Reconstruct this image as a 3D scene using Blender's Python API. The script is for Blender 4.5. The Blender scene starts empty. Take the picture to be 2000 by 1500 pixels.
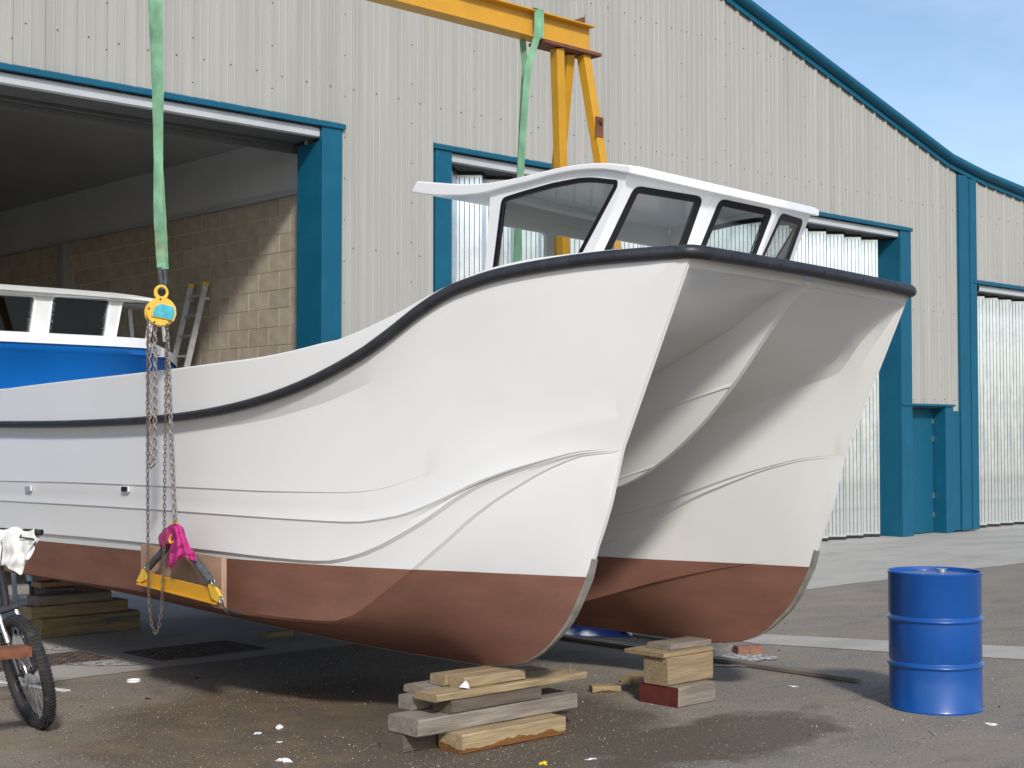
import bpy, bmesh, math, random
from mathutils import Vector, Matrix, noise
random.seed(7)
sc = bpy.context.scene
# ------------------------------------------------------------------ camera, sky, sun, exposure
FPX = 2840.0
AZ = math.radians(47); PITCH = math.atan(100/FPX)
CAM = Vector((0, 0, 1.73))
cd = bpy.data.cameras.new('camera'); cam = bpy.data.objects.new('camera', cd)
sc.collection.objects.link(cam); sc.camera = cam
cam.location = CAM; cam.rotation_euler = (math.pi/2+PITCH, 0, AZ-math.pi/2)
cd.sensor_width = 36; cd.lens = 36*FPX/2000; cd.clip_end = 2000; cd.clip_start = .05
SUN = Vector((-.60, -1.0, .80)).normalized()
w = bpy.data.worlds.new('World'); sc.world = w; w.use_nodes = True
nt = w.node_tree; nt.nodes.clear()
wo = nt.nodes.new('ShaderNodeOutputWorld'); bg = nt.nodes.new('ShaderNodeBackground')
sky = nt.nodes.new('ShaderNodeTexSky'); sky.sky_type = 'NISHITA'; sky.sun_disc = False
sky.sun_elevation = math.asin(SUN.z); sky.sun_rotation = math.atan2(SUN.x, SUN.y)
sky.air_density = 1.0; sky.dust_density = 1.1; sky.ozone_density = 2.0
tc = nt.nodes.new('ShaderNodeTexCoord'); mp = nt.nodes.new('ShaderNodeMapping'); mp.inputs['Scale'].default_value = (1, 1, 2.6)
nz = nt.nodes.new('ShaderNodeTexNoise'); nz.inputs['Scale'].default_value = 2.2; nz.inputs['Detail'].default_value = 7; nz.inputs['Roughness'].default_value = .55
cr = nt.nodes.new('ShaderNodeValToRGB'); cr.color_ramp.elements[0].position = .44; cr.color_ramp.elements[1].position = .85; cr.color_ramp.elements[0].color = (.02, .02, .02, 1)
cr.color_ramp.elements[1].color = (.7, .7, .7, 1)
mxs = nt.nodes.new('ShaderNodeMix'); mxs.data_type = 'RGBA'; mxs.inputs[7].default_value = (5.6, 6.5, 8.6, 1)
nt.links.new(tc.outputs['Generated'], mp.inputs[0]); nt.links.new(mp.outputs[0], nz.inputs['Vector'])
nt.links.new(nz.outputs[0], cr.inputs[0]); nt.links.new(cr.outputs[0], mxs.inputs[0]); nt.links.new(sky.outputs[0], mxs.inputs[6])
nt.links.new(mxs.outputs[2], bg.inputs[0]); bg.inputs[1].default_value = .122; nt.links.new(bg.outputs[0], wo.inputs[0])
sl = bpy.data.lights.new('sun', 'SUN'); sl.energy = 2.5; sl.angle = math.radians(5.5); sl.color = (1, .955, .89)
so = bpy.data.objects.new('sun', sl); sc.collection.objects.link(so)
so.rotation_euler = SUN.to_track_quat('Z', 'Y').to_euler(); so.location = SUN*40
sc.view_settings.view_transform = 'Standard'; sc.view_settings.look = 'None'
sc.view_settings.exposure = 0.42; sc.view_settings.gamma = 1; sc.view_settings.use_curve_mapping = False

# ------------------------------------------------------------------ measuring helpers: photo pixel + a known plane -> place in the world
_F = Vector((math.cos(PITCH)*math.cos(AZ), math.cos(PITCH)*math.sin(AZ), math.sin(PITCH)))
_R = Vector((math.sin(AZ), -math.cos(AZ), 0)); _U = _R.cross(_F)
def ray(x, y): return _F + (x-1000)/FPX*_R - (y-750)/FPX*_U
def at(x, y, ax, v):
    r = ray(x, y); i = 'XYZ'.index(ax); t = (v-CAM[i])/r[i]; return CAM + t*r
BM = Matrix.Translation((5.74, 0, 0)) @ Matrix.Rotation(.0318, 4, 'Y'); BMI = BM.inverted(); BR = BMI.to_3x3()
CL = BMI @ CAM
def atl(x, y, ax, v):
    r = BR @ ray(x, y); i = 'XYZ'.index(ax); t = (v-CL[i])/r[i]; return CL + t*r
def atlp(x, y, p0, n):
    r = BR @ ray(x, y); t = (p0-CL).dot(n)/r.dot(n); return CL + t*r

# ------------------------------------------------------------------ object helpers
COL = sc.collection
def tag(o, label=None, cat=None, group=None, kind=None):
    if label: o['label'] = label
    if cat: o['category'] = cat
    if group: o['group'] = group
    if kind: o['kind'] = kind
    return o
def link(name, me, parent=None, mat=None):
    o = bpy.data.objects.new(name, me); COL.objects.link(o)
    if mat and me and len(me.materials) == 0: me.materials.append(mat)
    if parent: o.parent = parent
    return o
def empty(name, loc=(0, 0, 0), rz=0, label=None, cat=None, group=None):
    o = bpy.data.objects.new(name, None); COL.objects.link(o); o.location = loc; o.rotation_euler = (0, 0, rz)
    o.empty_display_size = .2
    return tag(o, label, cat, group)
def sharpen(me, deg=35, smooth=True):
    bm = bmesh.new(); bm.from_mesh(me); lim = math.radians(deg)
    for f in bm.faces: f.smooth = smooth
    for e in bm.edges:
        if len(e.link_faces) == 2 and e.calc_face_angle(0) > lim: e.smooth = False
    bm.to_mesh(me); bm.free()
class MB:
    def __init__(s): s.v = []; s.f = []; s.mi = []
    def face(s, idx, m=0): s.f.append(idx); s.mi.append(m)
    def box(s, x0, x1, y0, y1, z0, z1, M=None, m=0):
        n = len(s.v)
        for z in (z0, z1):
            for (x, y) in ((x0, y0), (x1, y0), (x1, y1), (x0, y1)):
                p = Vector((x, y, z)); s.v.append(M @ p if M else p)
        for q in ((0, 3, 2, 1), (4, 5, 6, 7), (0, 1, 5, 4), (1, 2, 6, 5), (2, 3, 7, 6), (3, 0, 4, 7)): s.face([n+i for i in q], m)
    def bar(s, a, b, wd, ht, up=Vector((0, 0, 1)), m=0):
        a = Vector(a); b = Vector(b); d = (b-a).normalized(); sx = d.cross(up)
        if sx.length < 1e-4: sx = d.cross(Vector((0, 1, 0)))
        sx.normalize(); uy = sx.cross(d); n = len(s.v)
        for p in (a, b):
            for (i, j) in ((-1, -1), (1, -1), (1, 1), (-1, 1)): s.v.append(p+sx*i*wd/2+uy*j*ht/2)
        for q in ((3, 2, 1, 0), (4, 5, 6, 7), (0, 1, 5, 4), (1, 2, 6, 5), (2, 3, 7, 6), (3, 0, 4, 7)): s.face([n+i for i in q], m)
    def tube(s, pts, r, seg=8, cap=True, m=0, closed=False):
        pts = [Vector(p) for p in pts]; n = len(pts); base = len(s.v)
        rr = r if hasattr(r, '__len__') else [r]*n
        t0 = (pts[1]-pts[0]).normalized(); nrm = t0.orthogonal().normalized()
        for i, p in enumerate(pts):
            if closed: t = (pts[(i+1) % n]-pts[i-1]).normalized()
            else: t = (pts[min(i+1, n-1)]-pts[max(i-1, 0)]).normalized()
            nrm = (nrm-t*nrm.dot(t)).normalized(); bn = t.cross(nrm)
            for k in range(seg):
                a = 2*math.pi*k/seg; s.v.append(p+(nrm*math.cos(a)+bn*math.sin(a))*rr[i])
        L = n if closed else n-1
        for i in range(L):
            for k in range(seg):
                a = base+i*seg+k; b = base+i*seg+(k+1) % seg; j = (i+1) % n
                s.face([a, b, base+j*seg+(k+1) % seg, base+j*seg+k], m)
        if cap and not closed:
            s.face([base+k for k in reversed(range(seg))], m); s.face([base+(n-1)*seg+k for k in range(seg)], m)
    def cyl(s, a, b, r, seg=16, r2=None, m=0): s.tube([a, b], [r, r if r2 is None else r2], seg, True, m)
    def lathe(s, prof, seg=32, c=(0, 0, 0), m=0):
        base = len(s.v); c = Vector(c)
        for (r, z) in prof:
            for k in range(seg):
                a = 2*math.pi*k/seg; s.v.append(c+Vector((r*math.cos(a), r*math.sin(a), z)))
        for i in range(len(prof)-1):
            for k in range(seg):
                s.face([base+i*seg+k, base+i*seg+(k+1) % seg, base+(i+1)*seg+(k+1) % seg, base+(i+1)*seg+k], m)
    def grid(s, rows, m=0, flip=False):
        base = len(s.v); nc = len(rows[0])
        for r in rows:
            for p in r: s.v.append(Vector(p))
        for i in range(len(rows)-1):
            for j in range(nc-1):
                q = [base+i*nc+j, base+i*nc+j+1, base+(i+1)*nc+j+1, base+(i+1)*nc+j]
                s.face(q[::-1] if flip else q, m)
    def prism(s, poly, d, m=0):
        n = len(poly); base = len(s.v); d = Vector(d)
        for p in poly: s.v.append(Vector(p))
        for p in poly: s.v.append(Vector(p)+d)
        s.face([base+i for i in range(n)][::-1], m); s.face([base+n+i for i in range(n)], m)
        for i in range(n):
            j = (i+1) % n; s.face([base+i, base+j, base+n+j, base+n+i], m)
    def mesh(s, name, mats=(), smooth=None, fix=True):
        me = bpy.data.meshes.new(name); me.from_pydata([tuple(v) for v in s.v], [], s.f)
        for m in (mats if isinstance(mats, (list, tuple)) else [mats]): me.materials.append(m)
        for p, i in zip(me.polygons, s.mi): p.material_index = i
        if fix:
            bm = bmesh.new(); bm.from_mesh(me); bmesh.ops.remove_doubles(bm, verts=bm.verts, dist=1e-5)
            bmesh.ops.recalc_face_normals(bm, faces=bm.faces); bm.to_mesh(me); bm.free()
        if smooth: sharpen(me, smooth)
        me.update(); return me
    def build(s, name, mats, parent=None, smooth=None, fix=True):
        return link(name, s.mesh(name, mats, smooth, fix), parent)
def bevel(o, wd=.003, seg=2):
    md = o.modifiers.new('bevel', 'BEVEL'); md.width = wd; md.segments = seg; md.limit_method = 'ANGLE'; md.angle_limit = math.radians(40)
    return o

# ------------------------------------------------------------------ materials
def mat(name, base, rough=.5, metal=0, var=.0, vscale=5, bump=0, bscale=60, dirt=None, dirt_amt=.0, dscale=2.5, stretch=(1, 1, 1), coat=0, spec=.5, dcov=.55, detail=6):
    m = bpy.data.materials.new(name); m.use_nodes = True; t = m.node_tree; b = t.nodes['Principled BSDF']
    b.inputs['Roughness'].default_value = rough; b.inputs['Metallic'].default_value = metal
    b.inputs['Specular IOR Level'].default_value = spec
    if coat: b.inputs['Coat Weight'].default_value = coat; b.inputs['Coat Roughness'].default_value = .08
    col = (*base, 1); N = t.nodes.new; L = t.links.new
    tc = N('ShaderNodeTexCoord'); mp = N('ShaderNodeMapping'); mp.inputs['Scale'].default_value = stretch
    L(tc.outputs['Object'], mp.inputs[0]); last = None
    if var:
        n = N('ShaderNodeTexNoise'); n.inputs['Scale'].default_value = vscale; n.inputs['Detail'].default_value = detail; L(mp.outputs[0], n.inputs['Vector'])
        mx = N('ShaderNodeMix'); mx.data_type = 'RGBA'
        mx.inputs[6].default_value = (*[c*(1-var) for c in base], 1); mx.inputs[7].default_value = (*[min(1, c*(1+var)) for c in base], 1)
        rmp = N('ShaderNodeMapRange'); rmp.inputs[1].default_value = .3; rmp.inputs[2].default_value = .7; L(n.outputs[0], rmp.inputs[0])
        L(rmp.outputs[0], mx.inputs[0]); last = mx.outputs[2]
    if dirt:
        n = N('ShaderNodeTexNoise'); n.inputs['Scale'].default_value = dscale; n.inputs['Detail'].default_value = 8; n.inputs['Roughness'].default_value = .65; L(mp.outputs[0], n.inputs['Vector'])
        rp = N('ShaderNodeMapRange'); rp.inputs[1].default_value = dcov; rp.inputs[2].default_value = dcov+.15; rp.inputs[4].default_value = dirt_amt; L(n.outputs[0], rp.inputs[0])
        mx = N('ShaderNodeMix'); mx.data_type = 'RGBA'; L(rp.outputs[0], mx.inputs[0])
        if last: L(last, mx.inputs[6])
        else: mx.inputs[6].default_value = col
        mx.inputs[7].default_value = (*dirt, 1); last = mx.outputs[2]
    if last: L(last, b.inputs['Base Color'])
    else: b.inputs['Base Color'].default_value = col
    if bump:
        n = N('ShaderNodeTexNoise'); n.inputs['Scale'].default_value = bscale; n.inputs['Detail'].default_value = 5; L(mp.outputs[0], n.inputs['Vector'])
        bp = N('ShaderNodeBump'); bp.inputs['Strength'].default_value = bump; bp.inputs['Distance'].default_value = .01; L(n.outputs[0], bp.inputs['Height']); L(bp.outputs[0], b.inputs['Normal'])
    return m
M = {}
M['gel'] = mat('white_gelcoat', (.675, .67, .655), .30, var=.018, vscale=1.2, coat=.05, bump=.02, bscale=2.2, dirt=(.62, .60, .56), dirt_amt=.3, dscale=1.6, dcov=.6)
M['gel2'] = mat('white_cabin_gelcoat', (.82, .82, .81), .25, var=.015, vscale=2, coat=.2)
M['anti'] = mat('red_brown_antifouling', (.190, .088, .061), .8, var=.15, vscale=4, bump=.12, bscale=120, dirt=(.22, .115, .085), dirt_amt=.3, dscale=5, dcov=.52, stretch=(1, .5, 1.6), spec=.25)
M['rub'] = mat('black_rubber', (.020, .022, .027), .45, var=.25, vscale=9, bump=.1, bscale=30, dirt=(.07, .072, .078), dirt_amt=.4, dscale=7)
M['blackp'] = mat('black_window_band', (.010, .009, .012), .4, spec=.25)
M['keel'] = mat('grey_keel_strip', (.32, .30, .26), .45, metal=.3, var=.2, vscale=14)
M['clad'] = mat('grey_cladding', (.36, .352, .32), .45, var=.07, vscale=5, stretch=(1.6, 1, .07), dirt=(.275, .268, .24), dirt_amt=.5, dscale=1.6, dcov=.50)
M['teal'] = mat('teal_flashing', (.004, .090, .155), .5, spec=.3, var=.07, vscale=2, dirt=(.012, .115, .175), dirt_amt=.5, dscale=4)
M['galv'] = mat('galvanised_steel', (.58, .64, .68), .25, metal=.9, var=.14, vscale=2.6, dirt=(.37, .43, .52), dirt_amt=.55, dscale=2.2, dcov=.46, stretch=(1, 1, .7))  # blue tint and cloudy dirt tone paint in the reflection of clouds
M['galvd'] = mat('grey_lintel_steel', (.36, .38, .40), .5, metal=.2, var=.1, vscale=2)
M['shade'] = mat('shaded_steel', (.09, .092, .092), .6, var=.1)  # steel coloured dark to stand for the shade behind the door heads
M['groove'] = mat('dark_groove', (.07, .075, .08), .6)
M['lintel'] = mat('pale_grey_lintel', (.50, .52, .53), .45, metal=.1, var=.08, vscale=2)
M['black'] = mat('black_seal', (.01, .01, .012), .6)
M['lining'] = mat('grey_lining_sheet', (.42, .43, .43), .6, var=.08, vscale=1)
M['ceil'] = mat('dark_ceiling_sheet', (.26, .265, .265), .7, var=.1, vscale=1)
M['block'] = mat('concrete_block', (.36, .305, .235), .9, var=.12, vscale=7, bump=.3, bscale=90)
M['block2'] = mat('concrete_block_pale', (.385, .33, .258), .9, var=.12, vscale=7, bump=.3, bscale=90)
M['block3'] = mat('concrete_block_dark', (.335, .285, .22), .9, var=.12, vscale=7, bump=.3, bscale=90)
M['mortar'] = mat('mortar', (.56, .46, .27), .95, var=.1, vscale=20)
M['yel'] = mat('yellow_paint', (.56, .29, .02), .42, var=.07, vscale=5, dirt=(.30, .12, .03), dirt_amt=.75, dscale=5, dcov=.64)
M['rust'] = mat('rusty_steel', (.16, .06, .03), .85, var=.35, vscale=14, bump=.3, bscale=60)
M['green'] = mat('green_webbing', (.145, .31, .185), .8, var=.35, vscale=10, bump=.4, bscale=90, dirt=(.30, .27, .12), dirt_amt=.45, dscale=7, dcov=.55, stretch=(1, 1, .5))
M['sleeve'] = mat('grey_sleeve', (.07, .075, .085), .85, var=.3, vscale=40, bump=.4, bscale=120)
M['hyel'] = mat('hoist_yellow', (.66, .42, .04), .4, var=.1, vscale=10, dirt=(.22, .10, .03), dirt_amt=.9, dscale=11, dcov=.62)
M['hblue'] = mat('hoist_blue_plate', (.03, .36, .46), .4, var=.25, vscale=14, dirt=(.4, .5, .5), dirt_amt=.5, dscale=20)
M['chain'] = mat('chain_steel', (.30, .28, .26), .45, metal=.5, var=.3, vscale=30, dirt=(.20, .12, .08), dirt_amt=.5, dscale=9, dcov=.48)
M['rchain'] = mat('rusty_chain', (.13, .095, .075), .8, metal=.2, var=.35, vscale=20)
M['pink'] = mat('pink_towelling', (.52, .045, .22), .95, var=.2, vscale=30, bump=.6, bscale=220, spec=.2)
M['wtowel'] = mat('white_towelling', (.74, .74, .72), .95, var=.1, vscale=14, bump=.6, bscale=200, spec=.2)
M['ply'] = mat('plywood', (.36, .225, .15), .8, var=.22, vscale=6, dirt=(.34, .24, .15), dirt_amt=.7, dscale=5, stretch=(1, .6, 1))
M['chrome'] = mat('shackle_steel', (.62, .62, .62), .3, metal=.9, var=.15, vscale=20)
M['drum'] = mat('blue_drum_paint', (.004, .070, .29), .32, var=.07, vscale=4, dirt=(.10, .24, .46), dirt_amt=.55, dscale=16, dcov=.66, coat=.2)
M['alu'] = mat('aluminium', (.55, .56, .56), .45, metal=.5, var=.15, vscale=10, bump=.1)
M['tyre'] = mat('tyre_rubber', (.022, .021, .021), .8, var=.4, vscale=30, bump=.4, bscale=90, dirt=(.10, .085, .065), dirt_amt=.55, dscale=14, dcov=.55)
M['print'] = mat('white_print', (.75, .75, .73), .6)
M['bikeb'] = mat('black_bike_paint', (.02, .022, .025), .35)
M['blueg'] = mat('blue_gelcoat', (.006, .15, .52), .32, var=.08, vscale=1.2, coat=.1)
M['scuff'] = mat('worn_white_paint', (.66, .66, .63), .55, var=.06, vscale=5, dirt=(.42, .42, .38), dirt_amt=.55, dscale=6, dcov=.6)
M['film'] = mat('torn_film', (.30, .31, .30), .6, var=.4, vscale=15)
M['dark'] = mat('dark_interior', (.025, .027, .027), .6, var=.2, vscale=3)
M['paper'] = mat('white_paper', (.75, .75, .74), .8)
M['red'] = mat('red_paint', (.42, .03, .02), .5)
M['orange'] = mat('orange_plastic', (.62, .17, .05), .6, var=.2, vscale=20)
M['bluet'] = mat('blue_tarpaulin', (.008, .07, .36), .35, var=.15, vscale=6)
M['pipe'] = mat('weathered_pipe', (.17, .145, .125), .65, metal=.1, var=.3, vscale=9, stretch=(1, .3, 1))
M['rock'] = mat('grey_concrete_lump', (.26, .24, .21), .95, var=.2, vscale=14, bump=.4)
M['brick'] = mat('red_brown_brick', (.23, .11, .075), .9, var=.25, vscale=20, bump=.4)
def wood(name, base, grey=None, amt=.5, wet=None):
    m = mat(name, base, .85, var=.26, vscale=3.2, stretch=(1.2, 16, 16), dirt=grey or tuple(c*.6 for c in base), dirt_amt=amt, dscale=.9, dcov=.46, bump=.5, bscale=7, detail=9, spec=.25)
    if wet:
        t = m.node_tree; N = t.nodes.new; L = t.links.new; b = t.nodes['Principled BSDF']
        src = b.inputs['Base Color'].links[0].from_socket
        tc = N('ShaderNodeTexCoord'); sp = N('ShaderNodeSeparateXYZ'); L(tc.outputs['Object'], sp.inputs[0])
        n = N('ShaderNodeTexNoise'); n.inputs['Scale'].default_value = 5; n.inputs['Detail'].default_value = 6; L(tc.outputs['Object'], n.inputs['Vector'])
        a = N('ShaderNodeMath'); a.operation = 'MULTIPLY_ADD'; a.inputs[1].default_value = .11; a.inputs[2].default_value = -.06; L(n.outputs[0], a.inputs[0])
        lt = N('ShaderNodeMath'); lt.operation = 'LESS_THAN'; L(sp.outputs[2], lt.inputs[0])
        ad = N('ShaderNodeMath'); ad.operation = 'ADD'; ad.inputs[1].default_value = wet; L(a.outputs[0], ad.inputs[0]); L(ad.outputs[0], lt.inputs[1])
        mu = N('ShaderNodeMix'); mu.data_type = 'RGBA'; mu.blend_type = 'MULTIPLY'; L(lt.outputs[0], mu.inputs[0]); L(src, mu.inputs[6]); mu.inputs[7].default_value = (.52, .30, .16, 1)
        L(mu.outputs[2], b.inputs['Base Color'])
    return m
M['w_yel'] = wood('fresh_timber', (.31, .232, .132), (.22, .17, .11))
M['w_yelwet'] = wood('fresh_timber_wet', (.34, .255, .142), (.24, .18, .11), .6, wet=-.015)
M['w_grey'] = wood('weathered_timber', (.235, .20, .165), (.15, .125, .105))
M['w_dark'] = wood('dark_timber', (.12, .097, .075), (.10, .08, .06))
M['w_mid'] = wood('brown_timber', (.28, .21, .125), (.20, .15, .09))
M['w_paint'] = wood('paint_stained_timber', (.22, .17, .085), (.05, .10, .12), .8)
M['w_redend'] = mat('dark_red_paint', (.10, .018, .015), .7, var=.3, vscale=10)

def glass(name, tint=(.86, .88, .87), refl=.9):
    m = bpy.data.materials.new(name); m.use_nodes = True; t = m.node_tree; t.nodes.clear(); N = t.nodes.new; L = t.links.new
    o = N('ShaderNodeOutputMaterial'); mx = N('ShaderNodeMixShader'); tr = N('ShaderNodeBsdfTransparent'); gl = N('ShaderNodeBsdfGlossy'); fr = N('ShaderNodeLayerWeight')
    tr.inputs[0].default_value = (*tint, 1); gl.inputs['Roughness'].default_value = .01; gl.inputs[0].default_value = (refl, refl, refl, 1); fr.inputs[0].default_value = .5
    pw = N('ShaderNodeMath'); pw.operation = 'POWER'; pw.inputs[1].default_value = 4; L(fr.outputs['Facing'], pw.inputs[0])
    mu = N('ShaderNodeMath'); mu.operation = 'MULTIPLY_ADD'; mu.inputs[1].default_value = .9; mu.inputs[2].default_value = .045; mu.use_clamp = True; L(pw.outputs[0], mu.inputs[0])
    L(mu.outputs[0], mx.inputs[0]); L(tr.outputs[0], mx.inputs[1]); L(gl.outputs[0], mx.inputs[2]); L(mx.outputs[0], o.inputs[0]); return m
M['glass'] = glass('cabin_glass')
M['dglass'] = glass('dusty_dark_glass', (.22, .22, .21), .5)

def ground_mat():
    m = bpy.data.materials.new('worn_asphalt'); m.use_nodes = True; t = m.node_tree; N = t.nodes.new; L = t.links.new; b = t.nodes['Principled BSDF']
    tc = N('ShaderNodeTexCoord')
    def ns(scale, det=6, ro=.6, st=(1, 1, 1)):
        mp = N('ShaderNodeMapping'); mp.inputs['Scale'].default_value = st; L(tc.outputs['Object'], mp.inputs[0])
        n = N('ShaderNodeTexNoise'); n.inputs['Scale'].default_value = scale; n.inputs['Detail'].default_value = det; n.inputs['Roughness'].default_value = ro; L(mp.outputs[0], n.inputs['Vector']); return n.outputs[0]
    def rng(s, a, c, lo=0, hi=1):
        r = N('ShaderNodeMapRange'); r.inputs[1].default_value = a; r.inputs[2].default_value = c; r.inputs[3].default_value = lo; r.inputs[4].default_value = hi; L(s, r.inputs[0]); return r.outputs[0]
    def mix(f, a, c):
        x = N('ShaderNodeMix'); x.data_type = 'RGBA'
        L(f, x.inputs[0])
        for k, s in ((6, a), (7, c)):
            if isinstance(s, tuple): x.inputs[k].default_value = (*s, 1)
            else: L(s, x.inputs[k])
        return x.outputs[2]
    f1 = ns(150, 3, .7); f2 = ns(48, 4, .75); fm = N('ShaderNodeMath'); fm.operation = 'MULTIPLY_ADD'; fm.inputs[1].default_value = .5; L(f1, fm.inputs[0]); fh = N('ShaderNodeMath'); fh.operation = 'MULTIPLY'; fh.inputs[1].default_value = .5; L(f2, fh.inputs[0]); L(fh.outputs[0], fm.inputs[2]); fine = fm.outputs[0]; c0 = mix(rng(fine, .38, .64), (.085, .075, .062), (.34, .305, .255))
    sand = rng(ns(1.3, 10, .72, (.55, 1.0, 1)), .47, .64, 0, .7); c1 = mix(sand, c0, (.27, .225, .17))
    sp = N('ShaderNodeSeparateXYZ'); L(tc.outputs['Object'], sp.inputs[0])
    # damp, oily stain round the near hull, its colour darkened for the shade beneath
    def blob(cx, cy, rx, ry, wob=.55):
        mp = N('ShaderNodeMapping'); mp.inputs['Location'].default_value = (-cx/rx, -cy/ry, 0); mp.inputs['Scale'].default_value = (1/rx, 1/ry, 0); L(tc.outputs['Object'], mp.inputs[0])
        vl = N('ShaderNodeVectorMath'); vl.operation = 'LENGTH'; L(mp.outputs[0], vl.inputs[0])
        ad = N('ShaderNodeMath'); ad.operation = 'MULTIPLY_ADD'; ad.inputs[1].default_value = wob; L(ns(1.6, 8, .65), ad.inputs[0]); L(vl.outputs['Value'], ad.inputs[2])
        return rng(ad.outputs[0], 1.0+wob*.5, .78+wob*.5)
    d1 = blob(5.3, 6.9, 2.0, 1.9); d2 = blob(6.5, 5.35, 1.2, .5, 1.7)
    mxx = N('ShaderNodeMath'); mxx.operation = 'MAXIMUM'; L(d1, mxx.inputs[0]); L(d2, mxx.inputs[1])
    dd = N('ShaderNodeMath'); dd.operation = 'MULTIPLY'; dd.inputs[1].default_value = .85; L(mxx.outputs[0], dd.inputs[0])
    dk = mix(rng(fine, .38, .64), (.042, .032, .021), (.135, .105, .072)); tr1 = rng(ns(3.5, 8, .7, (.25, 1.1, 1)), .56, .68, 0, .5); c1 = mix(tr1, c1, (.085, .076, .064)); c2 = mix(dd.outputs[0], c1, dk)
    # brown sandy dirt towards the bicycle
    br = blob(3.4, 7.9, 2.6, 2.2, .9); bm_ = N('ShaderNodeMath'); bm_.operation = 'MULTIPLY'; L(br, bm_.inputs[0]); L(rng(ns(2.6, 8, .7), .42, .62, .1, .6), bm_.inputs[1])
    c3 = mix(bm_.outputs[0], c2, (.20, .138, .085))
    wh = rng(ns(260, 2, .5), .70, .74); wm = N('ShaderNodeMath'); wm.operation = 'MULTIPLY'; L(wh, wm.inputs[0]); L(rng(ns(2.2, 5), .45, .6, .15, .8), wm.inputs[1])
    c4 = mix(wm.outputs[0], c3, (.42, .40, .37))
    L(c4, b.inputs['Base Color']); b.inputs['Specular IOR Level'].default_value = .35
    rr = N('ShaderNodeMapRange'); rr.inputs[3].default_value = .92; rr.inputs[4].default_value = .62; L(dd.outputs[0], rr.inputs[0]); L(rr.outputs[0], b.inputs['Roughness'])
    bp = N('ShaderNodeBump'); bp.inputs['Strength'].default_value = .55; bp.inputs['Distance'].default_value = .008; L(fine, bp.inputs['Height']); L(bp.outputs[0], b.inputs['Normal'])
    return m
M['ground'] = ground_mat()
M['conc'] = mat('pale_concrete', (.365, .345, .305), .85, var=.09, vscale=1.2, dirt=(.25, .235, .21), dirt_amt=.6, dscale=1.3, dcov=.52, bump=.2, bscale=80, stretch=(.6, 1.4, 1), detail=10)
M['plate'] = mat('rusty_cover_plate', (.085, .062, .05), .75, var=.4, vscale=8, dirt=(.3, .26, .24), dirt_amt=.5, dscale=7, dcov=.6)

# ------------------------------------------------------------------ ground
g = MB()
xs = [-300, -30, -5, 0, 5, 10, 15, 20, 40, 300]; g.grid([[(x, y, 0) for x in xs] for y in (-300, -30, 0, 5, 10, 15, 30, 60, 300)], flip=False)
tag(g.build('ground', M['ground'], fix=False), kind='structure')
g = MB(); front = []
x = -14.0
while x < 40: front.append((x, 9.72+.035*noise.noise(Vector((x*1.7, 0, 0)))+.02*noise.noise(Vector((x*9, 3, 0))))); x += .12
bx0 = [p[0] for p in front]
g.grid([[(a, b_, .004) for a, b_ in front], [(a, 12.0, .004) for a in bx0], [(a, 13.56, .004) for a in bx0]])
g.grid([[(a, 13.56, .004) for a in bx0], [(a, 30, .004) for a in bx0]])
tag(g.build('concrete_apron', M['conc'], fix=False), kind='structure')
# drainage strip of concrete running diagonally across the asphalt
q = [at(1300, 1232, 'Z', .004), at(1480, 1257, 'Z', .004), at(1735, 1273, 'Z', .004), at(2000, 1288, 'Z', .004), at(2500, 1318, 'Z', .004)]
r_ = [at(1300, 1224, 'Z', .004), at(1480, 1238, 'Z', .004), at(1735, 1251, 'Z', .004), at(2000, 1263, 'Z', .004), at(2500, 1290, 'Z', .004)]
def dens(a):
    o = []
    for i in range(len(a)-1):
        for k in range(12): o.append(a[i].lerp(a[i+1], k/12))
    return o+[a[-1]]
q = dens(q); r_ = dens(r_)
for i, p in enumerate(q): p.y += .03*noise.noise(p*3)
for i, p in enumerate(r_): p.y += .03*noise.noise(p*3)
g = MB(); g.grid([q, r_]); tag(g.build('concrete_strip', M['conc'], fix=False), kind='structure')
# two checkered cover plates in the concrete
def cover(x0, x1, y0, y1, label):
    t = empty('cover_plate', ((x0+x1)/2, (y0+y1)/2, .004), 0, label, 'cover plate', 'steel cover plates in the concrete')
    g = MB(); hx = (x1-x0)/2; hy = (y1-y0)/2; g.box(-hx, hx, -hy, hy, 0, .006); g.build('plate', M['plate'], t)
    g = MB(); n = int((x1-x0)/.05); mm = int((y1-y0)/.05)
    for i in range(n):
        for j in range(mm):
            a = .7 if (i+j) % 2 else -.7; cx = -hx+.03+i*.05; cy = -hy+.03+j*.05
            g.box(-.02, .02, -.004, .004, .006, .010, Matrix.Translation((cx, cy, 0)) @ Matrix.Rotation(a, 4, 'Z'))
    tag(g.build('tread_pattern', M['plate'], t), kind='stuff')
cover(5.66, 6.62, 9.98, 10.62, 'dark rusty tread cover plate in the concrete, mostly in the shade of the hull')
cover(4.45, 5.45, 10.35, 10.9, 'small rusty cover plate in the concrete beside the bicycle wheel')

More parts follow.
